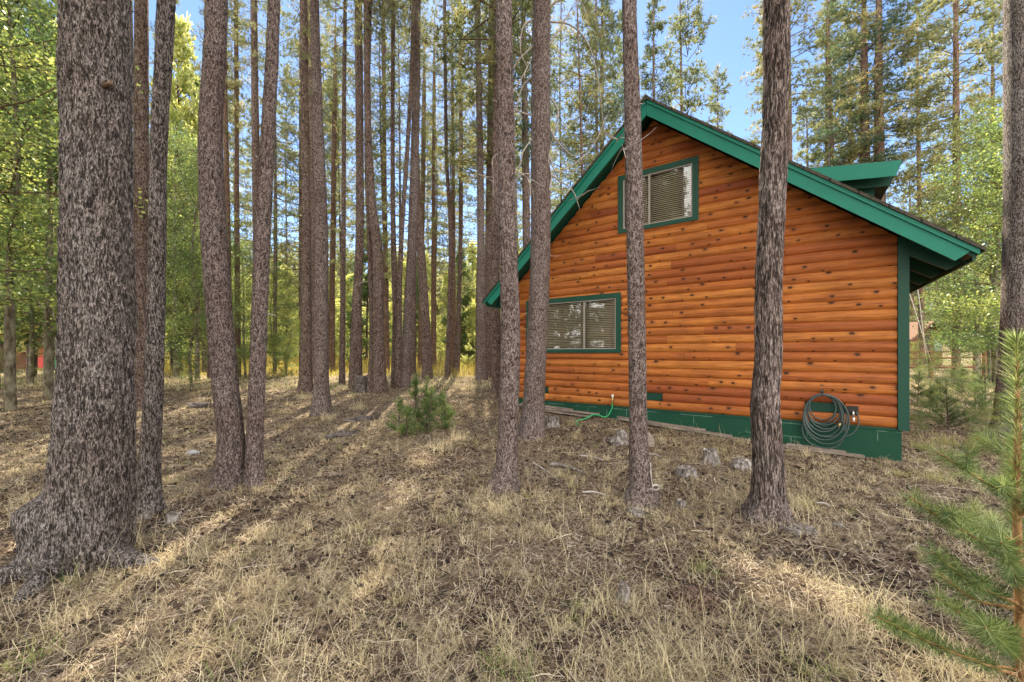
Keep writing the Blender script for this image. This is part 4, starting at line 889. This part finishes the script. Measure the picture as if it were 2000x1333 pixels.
for lab, px_, py_, h in [('knee-high young pine in the shade right of the cabin corner', 1830, 800, .8), ('dark young pine near the right edge trunk foot', 1905, 815, .9), ('small young pine close behind the cabin corner', 1792, 790, .9), ('young pine between the fence and the right edge trunk', 1878, 770, .9), ('dark young pine in the heart of the right thicket', 1852, 838, .9), ('slim dark young pine by the fence in the right thicket', 1925, 790, 1.2), ('bushy young pine right of the cabin corner path', 1815, 815, .7), ('dark low conifer left behind the curving trunk', 398, 722, 1.6), ('little sunlit pine in the gold grass beside the thin trunks', 915, 722, 1.7), ('sunlit little pine behind the solitary thin trunk', 862, 716, 1.7), ('small pine sapling right of the slim leaning trunk', 560, 735, 1.1)]:
    b_ = base(px_, py_); little_pine(lab, b_[0], b_[1], h, 34, r, None, .42, NEED_Y if px_ > 1700 or px_ < 500 else NEED_L, 260)

def shrub(label, px_, py_, H_, group):
    b_ = base(px_, py_); TC['n'] += 1; T = thing('leafy_shrub', label, 'shrub', b_, TC['n']*1.3, group); inst('foliage', ASP[TC['n'] % 4], T, (0, 0, -.03), 0, (H_/5.5, H_/5.5, H_/7.2))
for a in [('low leafy shrub hugging the cabin corner at ground level', 1796, 850, .7), ('leafy shrub before the fence nearest the cabin corner', 1815, 775, 1.2), ('leafy shrub midway between cabin corner and right edge trunk', 1862, 800, 1.0), ('small leafy shrub at the left foot of the right edge trunk', 1918, 858, .7), ('taller leafy shrub before the fence at right', 1900, 765, 1.6), ('spindly leafy shrub under the guy wires', 1785, 748, 1.5), ('broad leafy shrub at the back of the thicket near the fence', 1840, 752, 1.9), ('round leafy shrub in front of the right edge trunk', 1945, 880, .9), ('leafy shrub in the middle of the thicket', 1885, 825, 1.0), ('leafy shrub behind the corner at knee height', 1825, 825, .8)]:
    shrub(a[0], a[1], a[2], a[3], 'leafy shrubs right of the cabin')
for a in [('leafy shrub at the far left edge in front of the aspens', 20, 765, 1.3), ('leafy shrub half hidden by the biggest trunk at left', 100, 740, 1.5), ('leafy shrub between the leaning and curving trunks', 365, 745, 1.2), ('bright shrub behind the slim right-leaning trunk', 545, 742, 1.8), ('bright shrub right of the curving trunk', 478, 745, 1.4)]:
    shrub(a[0], a[1], a[2], a[3], 'leafy shrubs in the left clearing')

for grp_, word in (('pines mirrored in the windows', 'bare-trunked pine'), ('dense conifers mirrored in the windows', 'dense dark conifer')):
    ORD = ['nearest', 'second nearest', 'third nearest', 'fourth nearest', 'fifth nearest', 'sixth nearest', 'seventh nearest', 'eighth nearest', 'ninth nearest', 'tenth nearest', 'second farthest', 'farthest']
    os_ = sorted([o for o in bpy.data.objects if o.get('group') == grp_ and o.get('category')], key=lambda o: o.location.x**2+o.location.y**2)
    for k, o in enumerate(os_): o['label'] = '%s mirrored in the cabin windows, %s to the viewer' % (word, ORD[k])
# ------------------------------------------------------------------ stumps, logs, driftwood, stones
def lump(g, c, size, seed, rough=.35, seg=20, rings=14, mat=0, freq=2.2):
    th = np.linspace(0, np.pi, rings)[:, None]; ph = np.linspace(0, 2*np.pi, seg, endpoint=False)[None]
    U = np.stack([np.sin(th)*np.cos(ph), np.sin(th)*np.sin(ph), np.cos(th)+0*ph], -1); d = 1+rough*fbm(U*freq+seed*3.1, 3)
    V = U*d[..., None]*np.array(size)+np.array(c); i = np.arange(rings-1)[:, None]*seg; j = np.arange(seg)[None]; k = (j+1) % seg
    g.add(V.reshape(-1, 3), np.stack([i+j, i+seg+j, i+seg+k, i+k], -1).reshape(-1, 4), mat, .5, True)
def stump(label, px_, py_, rad, h, seed, tilt=0, mat=None, jag=.25, name='stump', cat='tree stump', group=None):
    b_ = base(px_, py_); T = thing(name, label, cat, b_, seed*1.1, group); seg = 36; n = 16; zz = np.linspace(-.05, h, n); a = np.linspace(0, 2*np.pi, seg, endpoint=False)
    R = rad*(1+.55*np.exp(-np.clip(zz, 0, 9)/(h*.35))[:, None]*(.5+.5*np.cos(5*a+seed)[None]))*(1+.16*fbm(np.stack([np.cos(a)[None]*2.5+seed+0*zz[:, None], np.sin(a)[None]*2.5+0*zz[:, None], zz[:, None]*4+0*a[None]], -1), 3))
    Z_ = zz[:, None]+np.clip(zz/h, 0, 1)[:, None]*h*jag*fbm(np.stack([np.cos(a)*2+seed, np.sin(a)*2, 0*a], -1), 2)[None]
    V = np.stack([R*np.cos(a)[None]+tilt*zz[:, None], R*np.sin(a)[None], Z_], -1).reshape(-1, 3); i = np.arange(n-1)[:, None]*seg; j = np.arange(seg)[None]; k = (j+1) % seg
    g = G(); g.add(V, np.stack([i+j, i+k, i+seg+k, i+seg+j], -1).reshape(-1, 4), 0, .5, True); g.build('stump_body', mat or GREYW, T)
    top = V[-seg:]; c = top.mean(0)-np.array([0, 0, h*.04]); g = G(); mid = c+(top-c)*.6+np.array([0, 0, -.004]); g.add(np.vstack([top*.999+c*.001+np.array([0, 0, .001]), mid, c]), np.array([[q, (q+1) % seg, seg+(q+1) % seg, seg+q] for q in range(seg)]), 0, .5)
    g.F.append(np.array([[seg+q, seg+(q+1) % seg, 2*seg] for q in range(seg)])); g.M.append(np.full(seg, 0)); g.S.append(np.full(seg, False)); g.build('cut_top', mat or GREYW, T); return T
stump('small grey stump with hollow side between the slender and furrowed trunks', 1387, 905, .085, .17, 1)
stump('weathered pale stump under the planks beside the branchy trunk', 1076, 832, .14, .15, 2, 0, None, .3)
stump('grey moss-touched stump low in the grass left of the small hollow stump', 1342, 928, .10, .08, 3, 0, None, .4)
stump('dark old stump among the bare trunks of the middle stand', 711, 765, .22, .42, 4, 0, BARK_G, .5)
stump('short cut stump right behind the leaning grey trunk foot', 340, 1018, .055, .06, 5)
stump('low grey stump just right of the slender trunk foot', 1330, 990, .04, .055, 6)
stump('flat sawn stump at the very foot of the slender trunk', 1243, 1003, .075, .03, 7, 0, None, .05)
stump('left of two sawn discs at the foot of the furrowed trunk', 1547, 1038, .06, .03, 8, 0, None, .05)
stump('right of two sawn discs at the foot of the furrowed trunk', 1571, 1036, .07, .028, 9, 0, None, .05)
stump('little square-cut stub between the biggest trunk and the leaning one', 283, 1016, .03, .06, 10, 0, None, .1)
def drift(label, px_, py_, size, seed, rz=0, mat=None, name='driftwood', cat='driftwood', rough=.5, lift=.3, n=3):
    b_ = base(px_, py_); T = thing(name, label, cat, (b_[0], b_[1], b_[2]+size[2]*lift), rz); g = G(); r = np.random.default_rng(seed)
    for k in range(n): lump(g, r.normal(0, .28, 3)*np.array(size)*(k > 0), np.array(size)*(1 if k == 0 else r.uniform(.5, .8)), seed+k*7, rough, 28, 18, 0, 2.6)
    g.build('wood', mat or GREYW, T); return T
drift('twisted silver root piece left of the slender trunk near the wall', 1212, 868, (.21, .09, .12), 3, .8, rough=.7)
drift('brown split root piece just right of the slender trunk', 1268, 872, (.07, .06, .13), 5, 0, PLANK)
drift('rounded silver wood block left of the furrowed trunk', 1452, 915, (.15, .11, .09), 6, .3, n=2)
drift('small grey knot of wood beside the twisted silver root', 1190, 862, (.07, .05, .05), 8, 0, n=1)
drift('bleached wedge of wood lying upright in the front grass', 1218, 1180, (.036, .025, .105), 9, .2, n=1, rough=.3, lift=.35)
drift('heap of dark crumbling bark in the front grass', 1358, 1178, (.12, .10, .05), 10, 0, BARK_R, 'bark_heap', 'bark', .9)
drift('dark decaying log lump in the middle clearing, left of the young pine clump', 668, 852, (.24, .07, .06), 11, .5, BARK_G, 'rotten_log', 'log', .6)
drift('dark rotten log end farther back from the decaying lump', 705, 822, (.28, .07, .06), 12, .35, BARK_G, 'rotten_log', 'log', .6)
drift('pale bit of wood half sunk at the left front', 560, 1222, (.035, .02, .012), 13, .3, n=1)
drift('small pale wood chip in the grass right of the furrowed trunk', 1636, 1028, (.05, .035, .02), 14, .3, n=1)
drift('small rock near the pair of joined trunks', 376, 888, (.09, .06, .045), 15, 0, STONE, 'rock', 'rock', .25, .35, 1)
drift('dark bark mound in the left clearing', 392, 795, (.28, .12, .07), 16, .2, BARK_G, 'bark_mound', 'bark', .8)
def stick(label, pts, rad, seed, mat=DEAD, name='fallen_branch', cat='branch'):
    q = [base(x, y) for x, y in pts]; o = q[0].copy(); T = thing(name, label, cat, o); Q = spline([p-o+np.array([0, 0, rad*1.2+.012*(k % 2)]) for k, p in enumerate(q)], 24)
    rr = np.linspace(rad, rad*.45, 24)*(1+.25*np.random.default_rng(seed).normal(0, 1, 24)*.5); g = G(); addtube(g, Q, np.abs(rr)+.001, 9); g.build('stem', mat, T)
stick('knobbly grey log piece lying left of the slender trunk', [(1074, 912), (1095, 915), (1118, 920), (1140, 930)], .026, 1, GREYW)
stick('thin pale stick below the knobbly log piece', [(1137, 964), (1160, 966), (1190, 972)], .011, 2)
stick('pale straight stick near the end of the green hose', [(1132, 892), (1155, 896), (1178, 901)], .012, 3)
stick('arched thin stick just right of the slender trunk', [(1266, 888), (1285, 893), (1302, 905)], .009, 4)
stick('grey stick at the left front edge', [(0, 1130), (22, 1118), (50, 1100)], .011, 5)
stick('thin pale twig in the left front grass', [(445, 1225), (470, 1212), (500, 1206)], .006, 6)
stick('tangled grey twig left of the knobbly log', [(1040, 905), (1070, 925), (1090, 940)], .008, 7)
stick('short dark stick beyond the furrowed trunk foot', [(1592, 984), (1612, 988), (1622, 992)], .009, 8)
# planks lying along the foundation
def plank(label, x0_, x1_, y_, z_, wd, th, seed, rz=0, group='old boards lying along the foundation'):
    c = cab((x0_+x1_)/2, y_, 0); zg = float(gz(c[0], c[1])); T = thing('plank', label, 'board', (c[0], c[1], zg+z_), ang+rz, group); L = (x1_-x0_)/2
    q1, q2 = cab(x0_, y_, 0), cab(x1_, y_, 0); sl__ = (float(gz(q2[0], q2[1]))-float(gz(q1[0], q1[1])))/(2*L); T.rotation_euler = (0, -math.atan(sl__), ang+rz)
    r = np.random.default_rng(seed); n = 14; X_ = np.linspace(-L, L, n); V = []; 
    for k, x in enumerate(X_):
        e = r.uniform(-.006, .006); V += [[x, -wd/2+e, 0], [x, wd/2+e, 0], [x, wd/2+e, th], [x, -wd/2+e, th]]
    F = []
    for k in range(n-1):
        for q in range(4): F.append([k*4+q, k*4+(q+1) % 4, (k+1)*4+(q+1) % 4, (k+1)*4+q][::-1])
    g = G(); g.add(V, F+[[0, 1, 2, 3][::-1], [(n-1)*4+q for q in range(4)]]); g.build('board', PLANK, T)
for k, a in enumerate([('lowest long board of the left pile under the lower window', -6.0, -4.45, -.22, .03, .14, .03), ('second board of the left pile, poking out left', -6.2, -4.7, -.17, .065, .12, .028), ('top board of the left pile with a broken end', -6.15, -4.9, -.13, .10, .10, .025), ('short crooked board at the right end of the left pile', -5.1, -4.3, -.20, .08, .09, .03),
    ('long grey board lying right of the green hose', -3.9, -2.0, -.14, .02, .12, .03), ('narrow upper board right of the green hose', -3.95, -2.4, -.10, .052, .07, .025), ('thin board reaching from the slender to the furrowed trunk', -2.3, -.9, -.15, .012, .09, .022),
    ('grey board under the coiled hose', -1.35, -.35, -.13, .012, .12, .028), ('narrow grey board over the one under the coiled hose', -1.25, -.55, -.10, .042, .06, .024)]):
    plank(*a, seed=k, rz=[0, .02, -.01, .08, 0, .02, -.02, 0, .015][k])

# ------------------------------------------------------------------ neighbours, fence, wires
def hut(name, label, px_, Y_, W, D, Hh, Rh, rz, wm, rm):
    x = (px_-1000)/F_PX*Y_; zg = float(gz(x, Y_)); T = thing(name, label, 'cabin', (x, Y_, zg), rz)
    g = G(); prism(g, [(-W/2, -.3), (W/2, -.3), (W/2, Hh), (0, Hh+Rh), (-W/2, Hh)], 0, D); wl = g.build('wall', wm, T)
    for s_ in (1, -1):
        g = G(); e = W/2+.5; ez = Hh-Rh/(W/2)*.5
        pl_ = [(0, Hh+Rh+.03), (s_*e, ez+.03), (s_*e, ez+.17), (0, Hh+Rh+.17)]; prism(g, pl_ if s_ > 0 else pl_[::-1], -.5, D+.5); g.build('roof', rm, T)
    g = G(); box(g, -.45, .45, -.05, -.004, 0, 2.0); d = g.build('door', flat('dark_door', (.05, .03, .02, 1), .7), T)
    g = G(); box(g, W/4, W/4+.8, -.04, -.004, 1.0, 1.8); g.build('window', flat('dark_pane', (.03, .035, .04, 1), .15, .6), T)
    return T
hut('neighbour_cabin', 'small brown gabled cabin seen beyond the fence right of the log cabin', 1806, 26, 3.6, 5, 1.8, .95, .3, BROWNW, flat('tan_shingle', (.20, .125, .09, 1), .9, .1, .3, 6))
hut('neighbour_cabin', 'dark reddish-brown cabin half hidden by the aspens at far left', -10, 22, 8.5, 6, 2.5, 1.6, .25, BROWNW, BROWNR)
b_ = base(84, 722)
T = thing('storage_locker', 'red round-topped locker beside the dark cabin at far left', 'locker', b_); g = G(); a = np.linspace(0, math.pi, 9)
prism(g, [(-.28, 0), (.28, 0)]+[(.28*math.cos(t), 1.0+.28*math.sin(t)) for t in a], 0, .4); g.build('body', REDP, T); g = G(); box(g, -.2, .2, -.02, -.003, .15, .95); g.build('door_panel', REDP, T)
b_ = base(103, 722); T = thing('waste_bin', 'teal waste bin right of the red locker', 'bin', b_+np.array([0.1, .1, 0])); g = G(); V = boxv(-.2, .2, -.2, .2, 0, .6); V[4:, :2] *= 1.15; g.add(V, BOXF); g.build('body', TEALP, T); g = G(); box(g, -.25, .25, -.25, .25, .605, .66); g.build('lid', TEALP, T)
f0 = P(1765, 700, 17); T = thing('rail_fence', 'reddish wooden rail fence beyond the cabin corner', 'fence', (f0[0], 17, float(gz(f0[0], 17))))
for k in range(7):
    x = k*1.15; z_ = float(gz(f0[0]+x, 17))-float(gz(f0[0], 17)); g = G(); box(g, x-.06, x+.06, -.06, .06, z_-.1, z_+1.15); g.build('post', FENCEM, T)
    if k < 6:
        for zz in (.45, .85, 1.12):
            g = G(); addtube(g, [[x+.06, -.03, z_+zz], [x+1.09, -.03, z_+zz+.02]], .04, 6); g.build('rail', FENCEM, T)
for k, (a, b_, lab) in enumerate([((1772, 560, 10), (1830, 700, 16), 'left of two pale wires slanting down behind the cabin corner'), ((1790, 545, 10), (1815, 640, 16), 'right of two pale wires slanting down behind the cabin corner')]):
    g = G(); q1 = P(*a); q2 = P(*b_); q2[2] = float(gz(q2[0], q2[1])); addtube(g, [q1, q2], .010, 5); T = g.build('guy_wire', WHITEP); tag(T, lab, 'wire', 'guy wires by the cabin')

# ------------------------------------------------------------------ grass and litter
def dens_mask(x, y, f=.9, off=0): return fbm(np.stack([x*f+off, y*f, 0*x+off], -1), 3)
CI, SI = math.cos(-ang), math.sin(-ang)
def in_cabin(x, y):
    dx, dy = x-5.32, y-5.52; lx = dx*CI-dy*SI; ly = dx*SI+dy*CI; return (lx > -CW-.05) & (lx < .08) & (ly > -.04) & (ly < DEPTH)
def scatter(n, y0, y1, r, fan=1.42, pw=1.0):
    y = y0*(y1/y0)**(r.uniform(0, 1, n)**pw); x = y*r.uniform(-fan, fan, n); k = ~in_cabin(x, y); return x[k], y[k]
def grass(g, x, y, h, W, v, r, phi, curl=.5):
    """bent blades of length h, raised phi radians at the root and drooping by curl"""
    n = len(x); z = gz(x, y, True)-.003; az = r.uniform(0, 2*np.pi, n); d = np.stack([np.cos(az), np.sin(az), 0*az], 1); s = np.stack([-np.sin(az), np.cos(az), 0*az], 1)
    c = np.stack([x, y, z], 1); up = np.array([0, 0, 1.]); h = h[:, None]; ph = np.broadcast_to(np.asarray(phi, float), (n,))[:, None]; w_ = np.asarray(W)[:, None] if np.ndim(W) else W
    kk = np.broadcast_to(np.asarray(curl, float), (n,))[:, None]*r.uniform(.3, 1.4, (n, 1)); az2 = az+r.normal(0, .35, n); d2 = np.stack([np.cos(az2), np.sin(az2), 0*az2], 1)
    p1 = c+(d*np.cos(ph)+up*np.sin(ph))*h*.5; p2 = p1+(d2*np.cos(ph-kk)+up*np.sin(ph-kk))*h*.5
    p1[:, 2] = np.maximum(p1[:, 2], z+.003); p2[:, 2] = np.maximum(p2[:, 2], z+.002)
    V = np.stack([c-s*w_/2, c+s*w_/2, p1+s*w_*.42, p1-s*w_*.42, p2+s*w_*.12, p2-s*w_*.12], 1).reshape(-1, 3); b = np.arange(n)[:, None]*6
    g.add(V, np.concatenate([b+np.array([0, 1, 2, 3]), b+np.array([3, 2, 4, 5])]), 0, np.repeat(v, 6))
r = np.random.default_rng(1234); g = G()
x, y = scatter(760000, 1.0, 14, r); m = dens_mask(x, y, 1.3); m2 = dens_mask(x, y, 5.5, 9); keep = r.uniform(0, 1, len(x)) < np.clip(.24+1.0*m+1.9*m2, .01, 1); x, y, m, m2 = x[keep], y[keep], m[keep], m2[keep]
n = len(x); h = r.gamma(3.0, .0145, n)*(1+.6*np.clip(m+m2*.6, 0, 1))+.02
green = np.clip(dens_mask(x, y, .55, 31)-.30, 0, 1)*1.6; v = np.clip(r.normal(.40, .21, n)+.15*m2, .0, .74); gsel = r.uniform(0, 1, n) < green*.5+.012; v = np.where(gsel, r.uniform(.78, 1, n), v)
grass(g, x, y, h, .0011+.0006*y, v, r, np.abs(r.normal(0, .38, n))+.04, .6)
nt_ = 2800; tx, ty = scatter(nt_, 1.2, 14, r); tm = dens_mask(tx, ty, .8, 3); k = tm > -.12; tx, ty = tx[k], ty[k]; nt_ = len(tx); K = 24
tv = np.where(r.uniform(0, 1, nt_) < .09, r.uniform(.72, .92, nt_), r.uniform(.3, .66, nt_)); th = r.gamma(3.2, .024, nt_)+.03
x = np.repeat(tx, K)+r.normal(0, .02, nt_*K); y = np.repeat(ty, K)+r.normal(0, .02, nt_*K); n = len(x)
grass(g, x, y, np.repeat(th, K)*r.uniform(.5, 1.3, n), 0.0012+.0005*y, np.clip(np.repeat(tv, K)+r.normal(0, .08, n), 0, 1), r, r.uniform(.2, 1.35, n), .9)
x, y = scatter(3600, 1.2, 9, r); n = len(x); grass(g, x, y, r.uniform(.18, .42, n), .0021, r.uniform(.48, .74, n), r, r.uniform(.15, 1.3, n), .8)
for o in [o for o in bpy.data.objects if o.name.startswith('pine_tree') and 1 < o.location.y < 17 and not str(o.get('group')).startswith('pines mirrored')]:
    K = 70; R_ = float(np.abs(np.array([c_.dimensions[0] for c_ in o.children if c_.name.startswith('trunk')]+[.3])[0])) if False else .16+.02*r.uniform(); a_ = r.uniform(0, 6.28, K); q = R_*r.uniform(.8, 2.2, K)
    x = o.location.x+np.cos(a_)*q; y = o.location.y+np.sin(a_)*q-.05; grass(g, x, y, r.uniform(.04, .17, K), .0014+.0005*y, np.clip(r.normal(.5, .12, K), 0, .75), r, r.uniform(.4, 1.4, K), .9)
# taller tussock beside the young pine and greener clumps
for (bx, by, hh, vv, K) in [(1700, 1200, .34, .6, 70), (1655, 1230, .26, .52, 60), (1850, 1320, .22, .58, 90), (1600, 1330, .16, .85, 70), (1380, 1120, .12, .88, 80), (1570, 990, .22, .72, 120), (1000, 1330, .14, .93, 90), (60, 1290, .14, .9, 80), (1540, 1010, .2, .6, 60), (1120, 830, .18, .7, 60), (1450, 870, .35, .62, 14), (1420, 845, .4, .6, 8), (1800, 880, .25, .88, 160), (1850, 870, .3, .84, 160), (1780, 820, .25, .9, 160), (1900, 880, .25, .88, 160), (1830, 940, .2, .82, 120), (1760, 930, .15, .8, 80), (1690, 880, .22, .8, 12), (1725, 890, .15, .92, 30), (975, 1000, .16, .62, 120), (860, 880, .3, .6, 90), (900, 860, .28, .6, 80), (640, 820, .3, .62, 80), (700, 800, .34, .66, 90), (590, 780, .3, .66, 90)]:
    b_ = base(bx, by); x = b_[0]+r.normal(0, .05+.1*hh, K); y = b_[1]+r.normal(0, .05+.1*hh, K); grass(g, x, y, hh*r.uniform(.5, 1.15, K), .0035, np.clip(vv+r.normal(0, .05, K), 0, 1), r, r.uniform(.5, 1.45, K), .9)
# farther cover, fewer and broader blades
x, y = scatter(90000, 12, 45, r, 1.45); m = dens_mask(x, y, .5, 4); n = len(x); grass(g, x, y, r.uniform(.06, .2, n)*(1+np.clip(m, 0, 1)), .002*y**.75, np.clip(r.normal(.55, .16, n)+np.where(r.uniform(0, 1, n) < .3, .25, 0), 0, 1), r, r.uniform(.2, 1.3, n), .6)
tag(g.build('dry_grass', GRASS), 'dry straw-coloured grass covering the forest floor', 'grass', None, 'stuff')
g = G(); x, y = scatter(70000, 17, 60, r, 1.2); k = (dens_mask(x, y, .15, 8) > -.45) & (x < 2+0*y) & (x > -y*.9); x, y = x[k], y[k]; n = len(x)
grass(g, x, y, r.uniform(.3, .75, n)*np.clip((y-15)/8, .2, 1), .022, np.clip(r.normal(.45, .22, n), 0, 1), r, r.uniform(.9, 1.5, n), .4); tag(g.build('meadow_grass', MEADOW), 'sunlit golden meadow grass beyond the trunks', 'grass', None, 'stuff')
# litter: needles, flakes of bark, cones and twigs lying flat
g = G(); x, y = scatter(170000, 1.0, 12, r); n = len(x); z = gz(x, y, True)+.004+r.uniform(0, .012, n); az = r.uniform(0, np.pi*2, n); L = r.uniform(.012, .045, n)+.002*y; W_ = r.uniform(.0004, .0010, n)+.0003*y
d = np.stack([np.cos(az), np.sin(az), r.normal(0, .25, n)], 1)*L[:, None]; s_ = np.stack([-np.sin(az), np.cos(az), r.normal(0, .2, n)], 1)*W_[:, None]; c = np.stack([x, y, z], 1)
g.add(np.stack([c-d-s_, c+d-s_, c+d+s_, c-d+s_], 1).reshape(-1, 3), np.arange(n*4).reshape(-1, 4), 0, np.repeat(np.clip(r.normal(.55, .28, n), 0, 1), 4))
x, y = scatter(75000, 1.1, 12, r); k = dens_mask(x, y, 2.4, 14) > -.05; x, y = x[k], y[k]; n = len(x); z = gz(x, y, True)+.006; c = np.stack([x, y, z], 1); a = r.normal(0, 1, (n, 3)); a /= np.linalg.norm(a, axis=1, keepdims=True); b = np.cross(a, r.normal(0, 1, (n, 3))); b /= np.linalg.norm(b, axis=1, keepdims=True); s1 = r.uniform(.006, .022, (n, 1)); e = np.cross(a, b)
g.add(np.stack([c-a*s1, c+b*s1*.7, c+a*s1, c-b*s1*.7, c+e*s1*.5], 1).reshape(-1, 3), (np.arange(n)[:, None, None]*5+np.array([[0, 1, 4], [1, 2, 4], [2, 3, 4], [3, 0, 4]])).reshape(-1, 3), 0, np.repeat(np.where(r.uniform(0, 1, n) < .9, r.uniform(0, .35, n), r.uniform(.4, .7, n)), 5))
x, y = scatter(2600, 1.1, 12, r); k = dens_mask(x, y, 1.1, 44) > -.15; x, y = x[k], y[k]; n = len(x); z = gz(x, y, True)+.012; c = np.stack([x, y, z], 1)
th_ = np.linspace(0, np.pi, 5)[:, None]; ph_ = np.linspace(0, 2*np.pi, 7, endpoint=False)[None]; U_ = np.stack([np.sin(th_)*np.cos(ph_), np.sin(th_)*np.sin(ph_), np.cos(th_)+0*ph_], -1).reshape(-1, 3)
a = r.uniform(0, 6.28, n); ax = np.stack([np.cos(a), np.sin(a), 0*a], 1); az_ = np.stack([-np.sin(a), np.cos(a), 0*a], 1); s1 = r.uniform(.010, .019, (n, 1, 1)); jit = r.uniform(.7, 1.2, (n, len(U_), 1))
VV = c[:, None]+s1*jit*(U_[None, :, 2:3]*ax[:, None]*1.5+U_[None, :, 0:1]*az_[:, None]+U_[None, :, 1:2]*np.array([0, 0, 1.])); ii = np.arange(4)[:, None]*7; jj = np.arange(7)[None]; FF = np.stack([ii+jj, ii+7+jj, ii+7+(jj+1) % 7, ii+(jj+1) % 7], -1).reshape(-1, 4)
g.add(VV.reshape(-1, 3), (np.arange(n)[:, None, None]*len(U_)+FF[None]).reshape(-1, 4), 0, np.repeat(r.uniform(0, .22, n), len(U_)))
for k in range(420):
    xx, yy = scatter(1, 1.3, 10, r)
    if len(xx) == 0: continue
    Q = branch_path(r, (xx[0], yy[0], float(gz(xx[0], yy[0], True))+.01), (r.normal(), r.normal(), .05), r.uniform(.08, .4), .05, .3, 5); Q[:, 2] = gz(Q[:, 0], Q[:, 1], True)+.012+.01*r.uniform(0, 1, len(Q)); V, F = tube(Q, np.linspace(.004, .0015, len(Q)), 4); g.add(V, F, 0, r.uniform(.1, 1), True)
tag(g.build('forest_litter', LITTER), 'dark bark flakes, needles and twigs scattered on the ground', 'litter', None, 'stuff')
